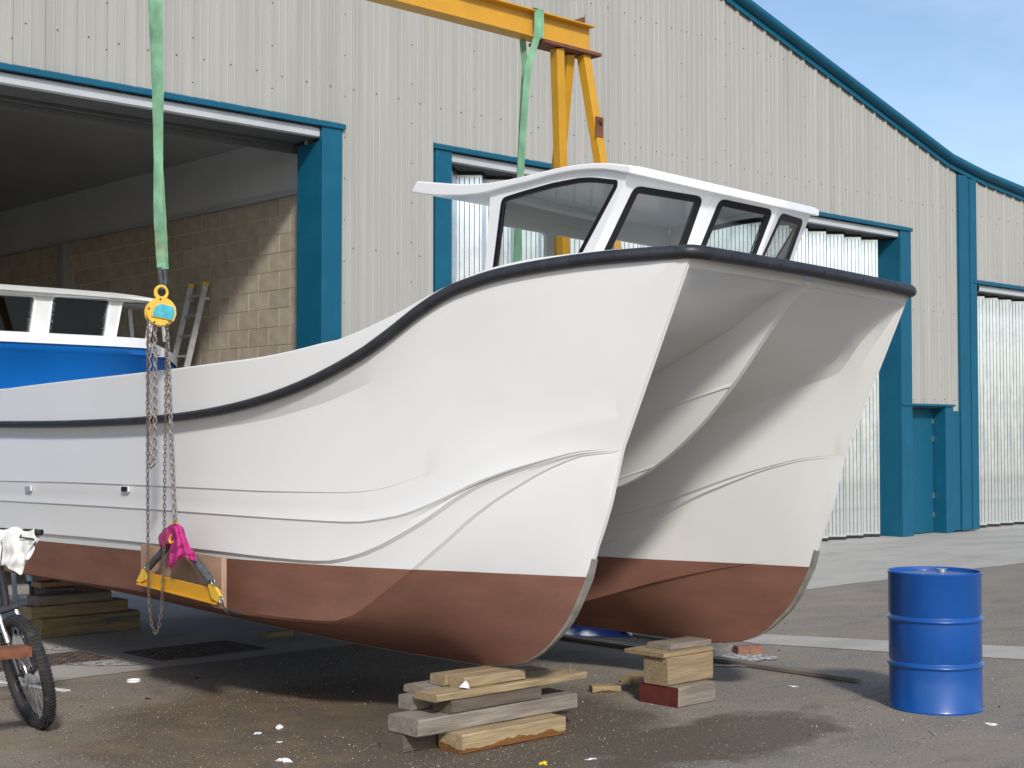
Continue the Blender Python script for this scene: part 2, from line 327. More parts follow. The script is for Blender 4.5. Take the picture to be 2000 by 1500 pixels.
# ------------------------------------------------------------------ the shed
FY = 13.6
def ztop(x):      # underside of verge
    return 8.244+(17.034-x)*.272 if x < 23.9 else 6.40-(x-23.9)*.085
shed = empty('industrial_shed', (14, FY, 0), 0, 'large grey ribbed steel shed with teal trim and three wide door openings', 'building')
def sh(o): o.location = (-14, -FY, 0); return o   # parts are modelled in world coordinates
prof = []
for k in range(3):
    o = k/3
    for (a, d) in ((0, 0), (.018, -.028), (.048, -.028), (.066, 0), (.146, 0), (.151, -.005), (.163, -.005), (.168, 0), (.236, 0), (.241, -.005), (.253, -.005), (.258, 0)): prof.append((o+a, d))
prof.append((1.0, 0)); prof.append((1.018, -.0305)); prof.append((1.03, -.0305))
def zbot(x):
    if x < 9.96: return 5.30
    if 11.36 <= x < 22.03: return 5.28
    if 22.03 <= x < 23.36: return 2.25
    if 23.36 <= x < 23.62: return 2.16
    if x >= 24.22: return 4.53
    return .03
cuts = [9.96, 11.36, 22.03, 23.36, 23.62, 24.22]
x0 = -9.04+.0
k = 0
while x0 < 31:
    g = MB(); pr = list(prof)
    segs = [x0]+[c for c in cuts if x0 < c < x0+1.03]+[x0+1.03]
    for a, b_ in zip(segs[:-1], segs[1:]):
        mid = (a+b_)/2
        if 23.62 < mid < 24.22: continue
        xsn = [a]+[x0+p[0] for p in pr if a+1e-4 < x0+p[0] < b_-1e-4]+[b_]
        def dep(xx):
            t = xx-x0
            for (u0, d0), (u1, d1) in zip(pr[:-1], pr[1:]):
                if u0 <= t <= u1+1e-9: return d0+(d1-d0)*(t-u0)/max(u1-u0, 1e-6)
            return 0
        zb = zbot(mid); jog = .0015*(k % 2)
        rows = [[(xx, FY+dep(xx)-jog, zb) for xx in xsn], [(xx, FY+dep(xx)-jog, ztop(xx) if ztop(xx) > zb else zb+.01) for xx in xsn]]
        if ztop(mid) > zb: g.grid(rows)
    if g.v: sh(g.build('cladding_sheet', M['clad'], shed, fix=False))
    x0 += 1.0; k += 1
# fixing screws
g = MB()
def screw(x, z):
    if z > ztop(x)-.05 or z < zbot(x)+.03: return
    g.box(x-.0055, x+.0055, FY-.010, FY-.001, z-.0055, z+.0055)
for i in range(40):
    xx = -9.04+i+.03
    z = .3+.1*math.sin(i*2.1)
    while z < 12:
        if zbot(xx) < z < ztop(xx): g.box(xx+.006, xx+.017, FY-.034, FY-.026, z-.0055, z+.0055)
        z += .48
for i in range(120):
    xx = -9.04+i/3+.19
    for z in (5.76, 2.35, 3.9, 7.6, 9.4):
        if z == 2.35 and xx < 22: continue
        screw(xx, z+.01*math.sin(i))
tag(sh(g.build('fixing_screw', M['black'], shed, fix=False)), kind='stuff')
# verge flashing: rolled top and lower flat strip, following the roof line
def sweep_verge(pts, name, poly, mt):
    g = MB(); rows = []
    for (x, z) in pts: rows.append([(x, FY+a, z+b_) for (a, b_) in poly])
    g.grid(rows); return sh(g.build(name, mt, shed, smooth=50))
line = [(-9, ztop(-9)), (17, ztop(17)), (23.3, ztop(23.3)), (23.75, 6.475), (24.05, 6.43), (24.6, 6.36), (31.2, ztop(31.2))]
sweep_verge(line, 'verge_flashing', [(-.05, -.03), (-.056, .03), (-.05, .06), (-.11, .065), (-.16, .10), (-.17, .15), (-.14, .20), (-.06, .235), (.2, .25), (.6, .25)], M['teal'])
g = MB()
rows = [[(x, 13.9, ztop(x)+.2), (x, 34, ztop(x)+.2)] for x in (-9, 17, 23.9, 31.2)]
g.grid(rows); sh(g.build('roof', M['galvd'], shed))
# teal trims
def tb(name, a, mt=None, par=None):
    g = MB(); g.box(*a); o = g.build(name, mt or M['teal'], shed); bevel(o, .006); return sh(o)
tb('door_jamb', (9.675, 9.955, FY-.05, FY+.02, 0, 5.27)); tb('door_jamb', (9.680, 9.95, FY+.022, 14.06, 0, 5.10))
tb('door_jamb', (11.365, 11.625, FY-.05, FY+.02, 0, 5.245)); tb('door_jamb', (11.37, 11.62, FY+.022, 14.1, 0, 5.08))
tb('door_jamb', (21.70, 22.03, FY-.05, FY+.02, 0, 5.235)); tb('door_jamb', (21.705, 22.02, FY+.022, 14.1, 0, 5.08))
for (a, b_, z) in ((-3, 9.99, 5.315), (11.34, 22.05, 5.285), (24.1, 31.2, 4.545)):
    g = MB(); g.prism([(a, FY-.075, z-.052), (a, FY-.075, z), (a, FY-.002, z+.03), (a, FY-.002, z-.052)], (b_-a, 0, 0)); sh(g.build('lintel_flashing', M['teal'], shed))
    # grey rolled lintel section behind it
    x1 = b_ - .32 if b_ < 30 else b_; x2 = a+.29 if a > 0 else a
    g = MB(); rows = []
    pl = [(.03, -.056), (.03, -.072), (-.005, -.078), (.0, -.165), (.02, -.175), (.06, -.175)]
    for xx in (x2, x1): rows.append([(xx, FY+u, z+v) for u, v in pl])
    g.grid(rows); sh(g.build('lintel', M['lintel'], shed, smooth=30))
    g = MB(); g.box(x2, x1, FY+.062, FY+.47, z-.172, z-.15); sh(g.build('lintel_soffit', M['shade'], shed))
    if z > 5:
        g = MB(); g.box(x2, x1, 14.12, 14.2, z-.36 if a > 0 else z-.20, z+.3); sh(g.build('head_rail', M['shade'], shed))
# corner column, downpipe strip, personnel door
tb('corner_trim', (23.62, 23.90, FY-.06, FY+.05, .03, 6.42)); tb('corner_trim', (23.905, 23.985, FY-.045, FY+.05, .03, 6.40)); tb('corner_trim', (23.99, 24.22, FY-.06, FY+.05, .03, 6.385))
tb('post', (23.10, 23.36, FY-.05, 13.84, 0, 2.23)); tb('post_cover', (23.365, 23.60, FY-.035, FY+.04, .04, 2.16))
tb('door_head', (21.72, 23.40, FY-.075, FY-.005, 2.235, 2.275))
pd = MB(); pd.box(22.035, 23.07, 13.79, 13.83, .02, 2.2); pdo = sh(pd.build('personnel_door', mat('teal_door', (.006, .088, .15), .5, var=.05, spec=.3), shed)); tag(pdo, 'flat blue steel door in the recess')
for z in (.28, .62, 1.62, 1.93):
    g = MB(); g.box(23.04, 23.075, 13.765, 13.788, z, z+.09); g.build('hinge', M['chrome'], pdo)
g = MB(); g.box(22.035, 23.095, 13.6, 13.85, 2.205, 2.225); sh(g.build('door_soffit', M['teal'], shed))

# concertina doors: pleated leaves of ribbed galvanised steel
LW = .32; LA = math.radians(38)
def leaf_mesh(h):
    g = MB(); pts = [(0, 0)]
    for i in range(5):
        c = .032+i*.064; pts += [(c-.005, 0), (c-.0035, .011), (c+.0035, .011), (c+.005, 0)]
    pts.append((LW, 0))
    g.grid([[(u, v, 0) for u, v in pts], [(u, v, h) for u, v in pts]]); g.box(0, .006, -.004, .02, 0, h); g.box(LW-.006, LW, -.004, .02, 0, h)
    g.box(0, LW, -.006, -.001, 0, .035); g.box(0, LW, -.006, -.001, h-.03, h)
    for i in range(5):
        c = .032+i*.064; g.box(c-.0042, c+.0042, .0035, .009, .036, h-.031, m=1)
    return g.mesh('door_leaf', [M['galv'], M['groove']], fix=False)
def seal_mesh():
    g = MB(); g.box(-.004, LW+.004, -.016, .02, -.035, -.001); return g.mesh('leaf_seal', M['black'])
def concertina(xa, xb, h, y):
    lm = leaf_mesh(h); sm = seal_mesh(); x = xa; i = 0
    while x < xb-.05:
        up = i % 2 == 0
        ang = -LA if up else LA
        o = link('door_leaf', lm, shed); o.location = (x-14, (y+.2 if up else y)-FY, .055); o.rotation_euler = (0, 0, ang)
        s = link('leaf_seal', sm, o)
        s2 = link('leaf_seal', sm, o); s2.location = (0, 0, h+.037)
        x += LW*math.cos(LA); i += 1
concertina(11.64, 21.70, 5.015, 13.86)
concertina(24.28, 30.5, 4.28, 13.86)
g = MB(); g.box(11.4, 22, 14.25, 14.3, 0, 5.3); g.box(24.1, 31, 14.25, 14.3, 0, 4.6); sh(g.build('dark_backing', M['dark'], shed))

# inside of the open bay: block wall, lining, ceiling, floor is the apron sheet
WX = 9.92
lin = empty('party_wall', (WX, 14.1, 0), 0, 'concrete block wall with grey sheet lining above, inside the open bay', 'wall')
def lw(o): o.location = (-WX, -14.1, 0); return o
g = MB(); g.box(WX+.006, WX+.2, 14.06, 27, 0, 4.62); lw(g.build('mortar_bed', M['mortar'], lin))
bmesh_ = {}
for nm in ('block', 'block2', 'block3'):
    g = MB(); g.box(0, .012, .008, .442, .006, .218); bmesh_[nm] = g.mesh('concrete_block', M[nm])
cnt = 0
stuffb = MB()
for r in range(20, -1, -1):
    z = r*.2245+.125
    if z+.22 > 4.625 or z < 0: continue
    y = 14.1+(-.225 if r % 2 else 0)
    while y < 26.5:
        yy = max(y, 14.08)
        if z > 1.75 and y < 20.5 and cnt < 299 and y >= 14.08:
            o = link('concrete_block', bmesh_[random.choice(['block', 'block', 'block2', 'block3'])], lin); o.location = (-.0+random.uniform(-.002, .001), y-14.1, z); cnt += 1
        else: stuffb.box(WX, WX+.012, yy+.005, y+.445, z+.004, z+.221)
        y += .45
tag(lw(stuffb.build('block_courses', M['block'], lin, fix=False)), kind='stuff')
g = MB(); g.box(WX-.03, WX+.15, 14.06, 27, 4.62, 5.6); lw(g.build('lining_sheet', M['lining'], lin))
g = MB(); g.box(WX-.07, WX-.031, 14.06, 27, 4.60, 4.65); lw(g.build('lining_trim', M['galvd'], lin))
g = MB(); g.box(WX-.09, WX-.032, 14.07, 14.13, 0, 5.3); lw(g.build('guide_rail', M['scuff'], lin))
g = MB(); g.cyl((WX-.14, 14.09, 0), (WX-.14, 14.09, 5.1), .018, 8); lw(g.build('guide_rod', M['alu'], lin))
g = MB(); g.box(WX-.12, WX-.001, 20.3, 20.5, 0, 4.6); lw(g.build('steel_stanchion', M['ceil'], lin))
inn = empty('bay_interior', (3, 20, 0), 0, 'dark ceiling and far walls inside the open bay', 'interior')
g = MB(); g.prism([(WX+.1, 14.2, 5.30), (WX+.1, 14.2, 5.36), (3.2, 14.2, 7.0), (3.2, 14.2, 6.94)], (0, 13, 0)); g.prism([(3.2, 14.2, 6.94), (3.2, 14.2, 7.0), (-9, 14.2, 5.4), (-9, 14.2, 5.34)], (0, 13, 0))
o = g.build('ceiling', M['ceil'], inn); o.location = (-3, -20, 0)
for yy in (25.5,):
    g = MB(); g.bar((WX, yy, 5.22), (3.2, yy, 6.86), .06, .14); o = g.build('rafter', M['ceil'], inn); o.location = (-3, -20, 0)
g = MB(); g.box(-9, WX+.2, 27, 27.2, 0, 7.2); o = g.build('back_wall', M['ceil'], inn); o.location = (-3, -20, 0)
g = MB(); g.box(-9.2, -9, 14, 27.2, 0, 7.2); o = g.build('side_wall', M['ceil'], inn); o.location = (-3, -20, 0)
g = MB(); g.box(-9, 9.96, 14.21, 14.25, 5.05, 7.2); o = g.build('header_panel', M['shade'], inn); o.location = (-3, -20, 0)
# shed outer side walls (away from the view)
g = MB(); g.box(31.2, 31.3, FY, 34, 0, 6.0); g.box(-9.1, -9.0, FY, 34, 0, 8); g.box(10.2, 31.2, 33.9, 34, 0, 6.0); sh(g.build('side_wall', M['clad'], shed))

# ------------------------------------------------------------------ catamaran
def interp(tbl, y):
    # tbl sorted by y ascending, smooth (monotone-ish catmull)
    if y <= tbl[0][0]: return tbl[0][1]
    n = len(tbl)
    if y >= tbl[-1][0]:
        return tbl[-1][1]
    for i in range(n-1):
        if tbl[i][0] <= y <= tbl[i+1][0]:
            x0, y0 = tbl[i]; x1, y1 = tbl[i+1]; h = x1-x0; t = (y-x0)/h
            m0 = (y1-tbl[i-1][1])/(x1-tbl[i-1][0]) if i > 0 else (y1-y0)/h
            m1 = (tbl[i+2][1]-y0)/(tbl[i+2][0]-x0) if i < n-2 else (y1-y0)/h
            return (2*t**3-3*t*t+1)*y0+(t**3-2*t*t+t)*h*m0+(-2*t**3+3*t*t)*y1+(t**3-t*t)*h*m1
def bfn(y0, L, B, p): return lambda y: 0 if y <= y0 else B*(1-(1-min(1, (y-y0)/L))**p)
SP = 2.07; XC = SP/2
YK = atl(1219, 873, 'X', 0).y; YT = atl(1350, 500, 'X', 0).y
bD = bfn(YK, 3.1, .80, 1.9); bC = bfn(YK, 3.1, .885, 1.9); bB = bfn(YK, 3.1, .91, 1.9); bA = bfn(YK, 3.1, .925, 1.9); bR = bfn(YT, 3.6, .97, 2.0)
def trace(pts, b, sgn=-1, x0=0):
    out = []
    for (px, py) in pts:
        x = x0+sgn*.3
        for _ in range(60):
            p = atl(px, py, 'X', x); xn = x0+sgn*b(p.y); x = .5*x+.5*xn
        out.append((p.y, p.z))
    out.sort(); return out
TA = [(0, 938.6), (147, 942), (294, 948), (420, 954), (520, 959), (600, 960.5), (682, 961.5), (732, 957), (775, 947), (831, 926), (880, 903), (927, 881)]
TB = [(0, 977), (84, 981.7), (294, 993.9), (420, 1003), (520, 1010), (600, 1015), (699, 1019), (748.5, 1013), (798, 1002), (864, 975), (930, 944), (996, 919), (1062, 899.5), (1128, 883), (1180, 877)]
TC = [(0, 1035), (84, 1041.5), (210, 1052), (294, 1060.5), (420, 1075), (520, 1087), (600, 1094), (643, 1095), (682.5, 1088), (732, 1071), (781.5, 1044.7), (831, 1015), (864, 992), (897, 969), (963, 934), (1029, 909), (1095, 891), (1160, 881)]
TD = [(0, 1113), (40, 1119), (190, 1141.5), (265, 1153), (445, 1190), (550, 1204.5), (600, 1209.7), (649.5, 1213), (682.5, 1206), (715.5, 1186.6), (748.5, 1160), (778, 1137), (805, 1114), (831, 1091), (880.5, 1048), (913.5, 1018), (963, 980), (1012.5, 949), (1062, 921), (1111.5, 899.5), (1161, 883)]
TR = [(0, 829), (100, 829), (200, 826), (300, 820), (400, 808), (500, 786), (600, 750), (700, 698), (760, 656), (827, 604), (880, 571), (930, 551), (980, 536), (1080, 517), (1180, 504), (1280, 496)]
TT = [(0, 760), (100, 747), (250, 730), (350, 718), (440, 706), (500, 698), (570, 684), (620, 671), (663, 661), (760, 617), (850, 568), (900, 545), (950, 525), (1000, 512), (1050, 503), (1150, 491), (1250, 483)]
TS = [(930, 1296), (963, 1299.5), (1006, 1297), (1039, 1286), (1069, 1266), (1095, 1239), (1115, 1213), (1128, 1187), (1141, 1157), (1154, 1124), (1161, 1091), (1191, 998), (1219, 873), (1350, 500)]
stem = []
for (px, py) in TS:
    p = atl(px, py, 'X', 0.0); stem.append((p.y, p.z))
stem.sort()
zk = stem[:]
for (yy, zz) in ((7.6, .378), (8.8, .404), (10.3, .45), (12.5, .50)):
    zk.append((yy, zz))
zk = [q for i, q in enumerate(zk) if i == 0 or q[0] > zk[i-1][0]+1e-4]
YT = zk[0][0]; kn = atl(1219, 873, 'X', 0); YK = kn.y
KN = (YK, kn.z)
def addk(t): return [KN]+[q for q in t if q[0] > YK+.05]
rD = addk(trace(TD, bD)); rC = addk(trace(TC, bC)); rB = addk(trace(TB, bB)); rA = [q for q in trace(TA, bA) if q[0] > YK+.05]
rR = [(YT, atl(1346, 491, 'X', -.02).z)]+[q for q in trace(TR, bR) if q[0] > YT+.08]
rT = [(YT, rR[0][1]+.028)]+[q for q in trace(TT, bR) if q[0] > YT+.08]
print('knuckle', KN, 'stem top', zk[0], 'rD', [(round(a, 2), round(b, 2)) for a, b in rD][::3], 'rT', [(round(a, 2), round(b, 2)) for a, b in rT][::3])
def mono(t):
    o = [t[0]]
    for q in t[1:]:
        if q[0] > o[-1][0]+.02: o.append(q)
    return o
z0_, z1_ = zk[0], KN
zk = [q for q in zk if q[0] <= YT+1e-3 or q[0] >= YK-1e-3]+[(z0_[0]+(z1_[0]-z0_[0])*k/8, z0_[1]+(z1_[1]-z0_[1])*k/8) for k in range(1, 8)]; zk.sort()
zk = mono(zk); rD = mono(rD); rC = mono(rC); rB = mono(rB); rA = mono(rA); rR = mono(rR); rT = mono(rT)
# inner sides, measured on the far hull
bE = bfn(5.45, 2.6, .40, 1.7); bCi = bfn(YK, 2.8, .455, 1.8); bBi = bfn(YK, 2.8, .475, 1.8)
TBi = [(1600, 892), (1550, 899.5), (1445, 928), (1355, 959.5), (1280, 986.5), (1235, 998.5), (1190, 1009)]
TCi = [(1600, 894), (1505, 914.5), (1400, 953.5), (1355, 973), (1310, 997), (1265, 1024), (1220, 1048), (1169, 1065)]
TE = [(1530, 1091), (1475, 1099), (1370, 1117), (1280, 1138), (1205, 1159), (1139, 1177)]
rBi = mono([KN]+[q for q in trace(TBi, bBi, -1, SP) if q[0] > YK+.05]); rCi = mono([KN]+[q for q in trace(TCi, bCi, -1, SP) if q[0] > YK+.05])
rE = mono([q for q in trace(TE, bE, -1, SP) if q[0] > 5.5])
print('rE', rE, 'rBi', rBi)
roofT = [(YT, zk[0][1]), (YT+.006, zk[0][1]-.045), (YT+.05, zk[0][1]-.047), (5.0, 2.575), (5.12, 2.52), (5.37, 2.38), (5.7, 2.24), (6.06, 2.09), (6.4, 1.97), (7, 1.85), (8, 1.78), (12.5, 1.75)]
nacT = [(YT, zk[0][1]-.001), (YT+.006, zk[0][1]-.046), (YT+.05, zk[0][1]-.052), (5.0, 2.535), (5.15, 2.365), (5.40, 2.07), (5.7, 1.78), (6.06, 1.54), (6.4, 1.41), (7, 1.31), (8, 1.28), (12.5, 1.28)]
YEND = 12.4
ys = [YT, YT+.006, YT+.03, YT+.05, YT+.07]
y = YT+.13
while y < 6.5: ys.append(y); y += .045
while y < 9.5: ys.append(y); y += .12
while y < YEND: ys.append(y); y += .35
ys.append(YEND)
ys += [YK+.004]; ys = sorted(ys)
def lerp(a, b, t): return a+(b-a)*t
def softq(y, z):
    """how far up the stem a height is, 0 at the knuckle and 1 at the deck, eased away from the stem so the side has no crease"""
    x = (z-kn.z)/(zk[0][1]-kn.z); d = max(0, y-lerp(YK, YT, max(0, min(1, x)))); e = .34*min(1, d/.7)**1.3
    return max(0, min(1, .5*(x+math.sqrt(x*x+e*e))))
def outer(y, z):
    q = softq(y, z); ss = max(0, min(1, (y-lerp(YK, YT, q))/lerp(3.1, 3.6, q)))
    return lerp(.91, .97, q)*(1-(1-ss)**lerp(1.9, 2.0, q))
def inner(y, z):
    q = softq(y, z); ss = max(0, min(1, (y-lerp(YK, YT, q))/lerp(2.8, 3.0, q)))
    return .475*(1-(1-ss)**1.8)
def section(y):
    """half section, outer cap -> outer side -> keel -> inner side -> tunnel roof -> centreline; (x, z)"""
    zkk = interp(zk, y); s = []
    zT = interp(rT, y); xR = -bR(y); zR = interp(rR, y)
    capw = .07
    hN = .012*(1 if y > YT+.001 else 0)     # stem is a narrow flat
    s.append((xR*(1)+min(capw, .04+abs(xR)*.4)+.02, zT-.002)); s.append((xR+.012, zT)); s.append((xR, zT-.012)); s.append((xR, lerp(zR, zT, .5))); s.append((xR, zR))
    if y <= YK:
        B0 = (-hN, zkk); f = 0; xA = None
    else:
        f = min(1, (y-YK)/.9); zB_ = interp(rB, y); B0 = (-outer(y, zB_)-hN*(1-f), zB_)
    # topsides rail -> A -> B, one smooth surface; the upper spray line is a small step laid into it
    ya0, za0 = rA[0]
    if y > ya0: zA = interp(rA, y)
    else:
        zb0 = interp(rB, ya0); t0 = (za0-zb0)/(interp(rR, ya0)-zb0); zA = lerp(B0[1], zR, t0)
    zA = max(zA, B0[1]+.01)
    tA_ = (zA-B0[1])/max(1e-4, zR-B0[1])
    fa = max(0, min(1, (y-6.3)/1.3))
    full = max(0, min(1, (y-6.0)/2.5))
    def side(t):
        z = lerp(B0[1], zR, t)
        return -hN*(1-(min(1, (y-YK)/.9) if y > YK else 0))-outer(y, z)-.02*full*math.sin(math.pi*t)
    for k in (.2, .4, .6, .8):
        t = lerp(1, tA_, k); s.append((side(t), lerp(B0[1], zR, t)))
    xa = side(tA_); sa = .007*fa
    s.append((xa-sa, zA)); s.append((xa+.002*fa, zA-.009*fa-.0005))
    for k in (.75, .5, .25): s.append((side(tA_*k), lerp(B0[1], zR, tA_*k)))
    if y <= YK:
        for _ in range(14): s.append((-hN, zkk))
    else:
        sb = .008*f; s.append((B0[0]-sb, B0[1])); s.append((B0[0]+.003*f, B0[1]-.012*f))
        C0 = (-bC(y)-hN*(1-f), min(interp(rC, y), B0[1]-.012)); D0 = (-bD(y)-hN*(1-f), min(interp(rD, y), C0[1]-.012))
        zD = max(D0[1], zkk+.004)
        sc_ = .015*f; s.append((lerp(B0[0], C0[0], .5), lerp(B0[1], C0[1], .5))); s.append((C0[0]-sc_, C0[1])); s.append((C0[0]+.006*f, C0[1]-.020*f))
        sd = .014*f*max(0, min(1, 1-(y-7.2)/.8))
        s.append((lerp(C0[0], D0[0], .5), lerp(C0[1], zD, .5))); s.append((D0[0]-sd, zD)); s.append((D0[0]+.004, zD-.018*f*(1 if y < 8 else .3)))
        for t in (.12, .28, .46, .64, .82):
            bulge = .05*math.sin(math.pi*t)*min(1, (y-YK)/.8)*max(0, 1-(y-6.8)/2)
            s.append((lerp(D0[0], -hN, t)-bulge, lerp(zD-.018*f*(1 if y < 8 else .3), zkk, t)))
        s.append((-hN, zkk))
    s.append((hN, zkk))
    # inner side
    if y <= YK:
        for _ in range(7): s.append((hN+.002, zkk+.0005))
        zB = zkk; xb = hN
    else:
        zB = interp(rBi, y); xb = inner(y, zB)+hN*(1-f); xc = bCi(y)+hN*(1-f); zC = min(interp(rCi, y), zB-.012)
        if y > rE[0][0]: zE = interp(rE, y); we = min(1, (y-rE[0][0])/.9)**1.5; xe = lerp(lerp(hN, xc, (zE-zkk)/max(.05, zC-zkk)), bE(y)+.02, we)
        else: zc0 = interp(rCi, rE[0][0]); zk0 = interp(zk, rE[0][0]); t0 = (rE[0][1]-zk0)/(zc0-zk0); zE = lerp(zkk, zC, t0); xe = lerp(hN, xc, t0); we = 0
        if zE < zkk: zE = zkk+.01
        s.append((lerp(hN, xe, .5)+.02*we, lerp(zkk, zE, .5))); s.append((xe-.006*we, zE-.018*we)); s.append((xe+.022*we, zE)); s.append((lerp(xe, xc, .5)+.02*f, lerp(zE, zC, .5)))
        s.append((xc, zC-.014*f)); s.append((xc+.022*f, zC)); s.append((xb-.004*f, zB-.013*f))
    s.append((xb+.014*min(1, max(0, y-YK)), zB+.001))
    zr = interp(roofT, y); zn = interp(nacT, y)
    if y < YT+.001: zr = zn = zkk+.01
    zr = max(zr, zB+.02); X8 = XC-.09
    yb_ = max(YT, min(y, YK)); H = min(.26, max(.01, .55*(zr-(zkk if y <= YK else zB))))
    for t in (.25, .5, .70, .80, .88, .94, .98, 1.0):
        z = lerp(zB, zr, t); xf = hN+inner(y, z)
        tau = max(0, min(1, (z-(zr-H))/H)); gg = .5*(1-math.sqrt(max(0, 1-tau*tau)))+.5*tau**6
        s.append((lerp(xf, X8, gg), z))
    st = 0
    for t in (.2, .5, .8): s.append((lerp(X8, XC-.018, t), lerp(zr, zn, t)))
    s.append((XC-.022, lerp(zr, zn, .97)));  s.append((XC-.018, zn)); s.append((XC, zn))
    return s
ys = sorted(ys+[5.398, 5.402, 5.758, 5.762])
S = [section(y) for y in ys]
nsec = len(S[0]); assert all(len(q) == nsec for q in S)
# waterline plane
wl = []
for (px, py) in [(84, 1054.8), (273, 1071), (420, 1087.7), (600, 1105.7), (798, 1120), (930, 1121), (1141, 1122)]:
    x = -.4
    for _ in range(50): p = atl(px, py, 'X', x); x = .5*x-.5*bC(p.y)*.98
    wl.append(p)
for (px, py) in [(1157, 1091), (1310, 1098), (1430, 1099.6), (1574, 1100)]:
    x = 1.8
    for _ in range(50): p = atl(px, py, 'X', x); x = .5*x+.5*(SP-bCi(p.y)*.95)
    wl.append(p)
def fit(P):
    # z = a + b*y + c*x
    A = [[0]*3 for _ in range(3)]; r = [0]*3
    for p in P:
        v = (1, p.y, p.x)
        for i in range(3):
            r[i] += v[i]*p.z
            for j in range(3): A[i][j] += v[i]*v[j]
    m = Matrix(A); return m.inverted() @ Vector(r)
wa, wb, wc = fit(wl); print('waterline', wa, wb, wc, [(round(p.y, 2), round(p.z, 3), round(wa+wb*p.y+wc*p.x-p.z, 3)) for p in wl])
boat = bpy.data.objects.new('catamaran_boat', None); COL.objects.link(boat); boat.matrix_world = BM
tag(boat, 'white twin hulled workboat with red brown bottom, propped up on timber blocks outside the shed', 'boat')
g = MB()
g.grid([[(x, y, z) for (x, z) in s] for y, s in zip(ys, S)])
g.grid([[(SP-x, y, z) for (x, z) in s] for y, s in zip(ys, S)], flip=True)
# transom
tr = [(x, YEND, z) for (x, z) in S[-1]]; tr2 = [(SP-x, YEND, z) for (x, z) in S[-1]]
g.face([len(g.v)+i for i in range(len(tr)*2)]); g.v += [Vector(p) for p in tr+tr2[::-1]]
me = bpy.data.meshes.new('hull'); me.from_pydata([tuple(v) for v in g.v], [], g.f); me.materials.append(M['gel']); me.materials.append(M['anti'])
bm = bmesh.new(); bm.from_mesh(me)
bmesh.ops.remove_doubles(bm, verts=bm.verts, dist=4e-4)
nrm = Vector((-wc, -wb, 1)).normalized()
bmesh.ops.bisect_plane(bm, geom=bm.verts[:]+bm.edges[:]+bm.faces[:], plane_co=(0, 0, wa), plane_no=nrm, dist=1e-5)
for f in bm.faces: f.material_index = 1 if (f.calc_center_median()-Vector((0, 0, wa))).dot(nrm) < 0 else 0; f.smooth = True
bmesh.ops.recalc_face_normals(bm, faces=bm.faces)
for e in bm.edges:
    if len(e.link_faces) == 2 and e.calc_face_angle(0) > math.radians(17): e.smooth = False
bm.to_mesh(me); bm.free()
hull = link('hull', me, boat); sol = hull.modifiers.new('skin', 'SOLIDIFY'); sol.thickness = .012; sol.offset = -1
for zs_ in (2.06, 1.74):
    for mir in (0, 1):
        g = MB(); pts = []
        for k in range(9):
            t = .12+.88*k/8; zs = None; lo, hi = 4.95, 7.5
            for _ in range(40):
                m_ = (lo+hi)/2; zz = lerp(interp(roofT, m_), interp(nacT, m_), t)+.28*(m_-5.4)*1.0
                if zz > zs_: lo = m_
                else: hi = m_
            x_ = lerp(XC-.09, XC-.018, t); pts.append(Vector((SP-x_ if mir else x_, lo, zs_-.28*(lo-5.4))))
        rows = []
        for k, p in enumerate(pts):
            f_ = k/8; dn = Vector((.8 if mir else -.8, -.45, -.35)).normalized()
            rows.append([p-dn*.004+Vector((0, 0, .05)), p+dn*.012*f_, p-dn*.004-Vector((0, 0, .004))])
        g.grid(rows); g.build('tunnel_step', M['gel'], boat)
# rub rail
rail = []
for y in [q for q in ys if q >= YT][::-1]:
    rail.append((-bR(y)-.014, y, interp(rR, y)))
rail = rail[:-3]
yr = YT-.03; zr_ = interp(rR, YT)
corner = [(-.035, YT+.02, zr_), (-.012, YT-.01, zr_), (.04, yr, zr_)]
frontr = [(x/20*(SP-.08)+.04, yr-.04*math.sin(math.pi*x/20), zr_) for x in range(1, 20)]
near = rail+corner; allp = near+frontr+[(SP-x, y, z) for (x, y, z) in near[::-1]]
g = MB(); nn = len(allp)
rad = [lerp(.027, .037, max(0, min(1, (8.5-p[1])/3.2))) for p in allp]
g.tube(allp, rad, 14); g.build('rub_rail', M['rub'], boat, smooth=60)
g = MB()
for i in range(4, nn-4, 4):
    p = Vector(allp[i]); d = (Vector(allp[i+1])-p).normalized(); out = Vector((d.y, -d.x, 0)) if False else d.cross(Vector((0, 0, 1)))
    if out.dot(p-Vector((XC, 8, 2.2))) < 0: out = -out
    if i % 8 == 0 or p.y < 6: g.cyl(p+out*rad[i]*.96, p+out*(rad[i]+.0015), .006, 6)
tag(g.build('rail_bolts', M['black'], boat), kind='stuff')
# keel strips
for sx, mt in ((0, M['keel']), (SP, M['keel'])):
    pts = []
    yb = atl(1161, 1091, 'X', 0).y
    yy = yb
    while yy < 12: pts.append((yy, interp(zk, yy))); yy += .03 if yy < 6.6 else .4
    g = MB(); rows = []
    for i, (a, z) in enumerate(pts):
        a0, z0 = pts[max(i-1, 0)]; a1, z1 = pts[min(i+1, len(pts)-1)]; t = Vector((0, a1-a0, z1-z0)).normalized(); n = Vector((0, -t.z, t.y))
        if n.z > 0: n = -n
        if i == 0: n = Vector((0, -.9, -.3)).normalized()
        c = Vector((sx, a, z)); f_ = max(0, min(1, (6.1-a)/.45)); wv = Vector((lerp(.007, .019, f_), 0, 0)); th_ = lerp(.004, .010, f_)
        rows.append([c-wv-n*.012, c-wv+n*th_, c+wv+n*th_, c+wv-n*.012])
    g.grid(rows); g.build('keel_strip', mt, boat, smooth=40)
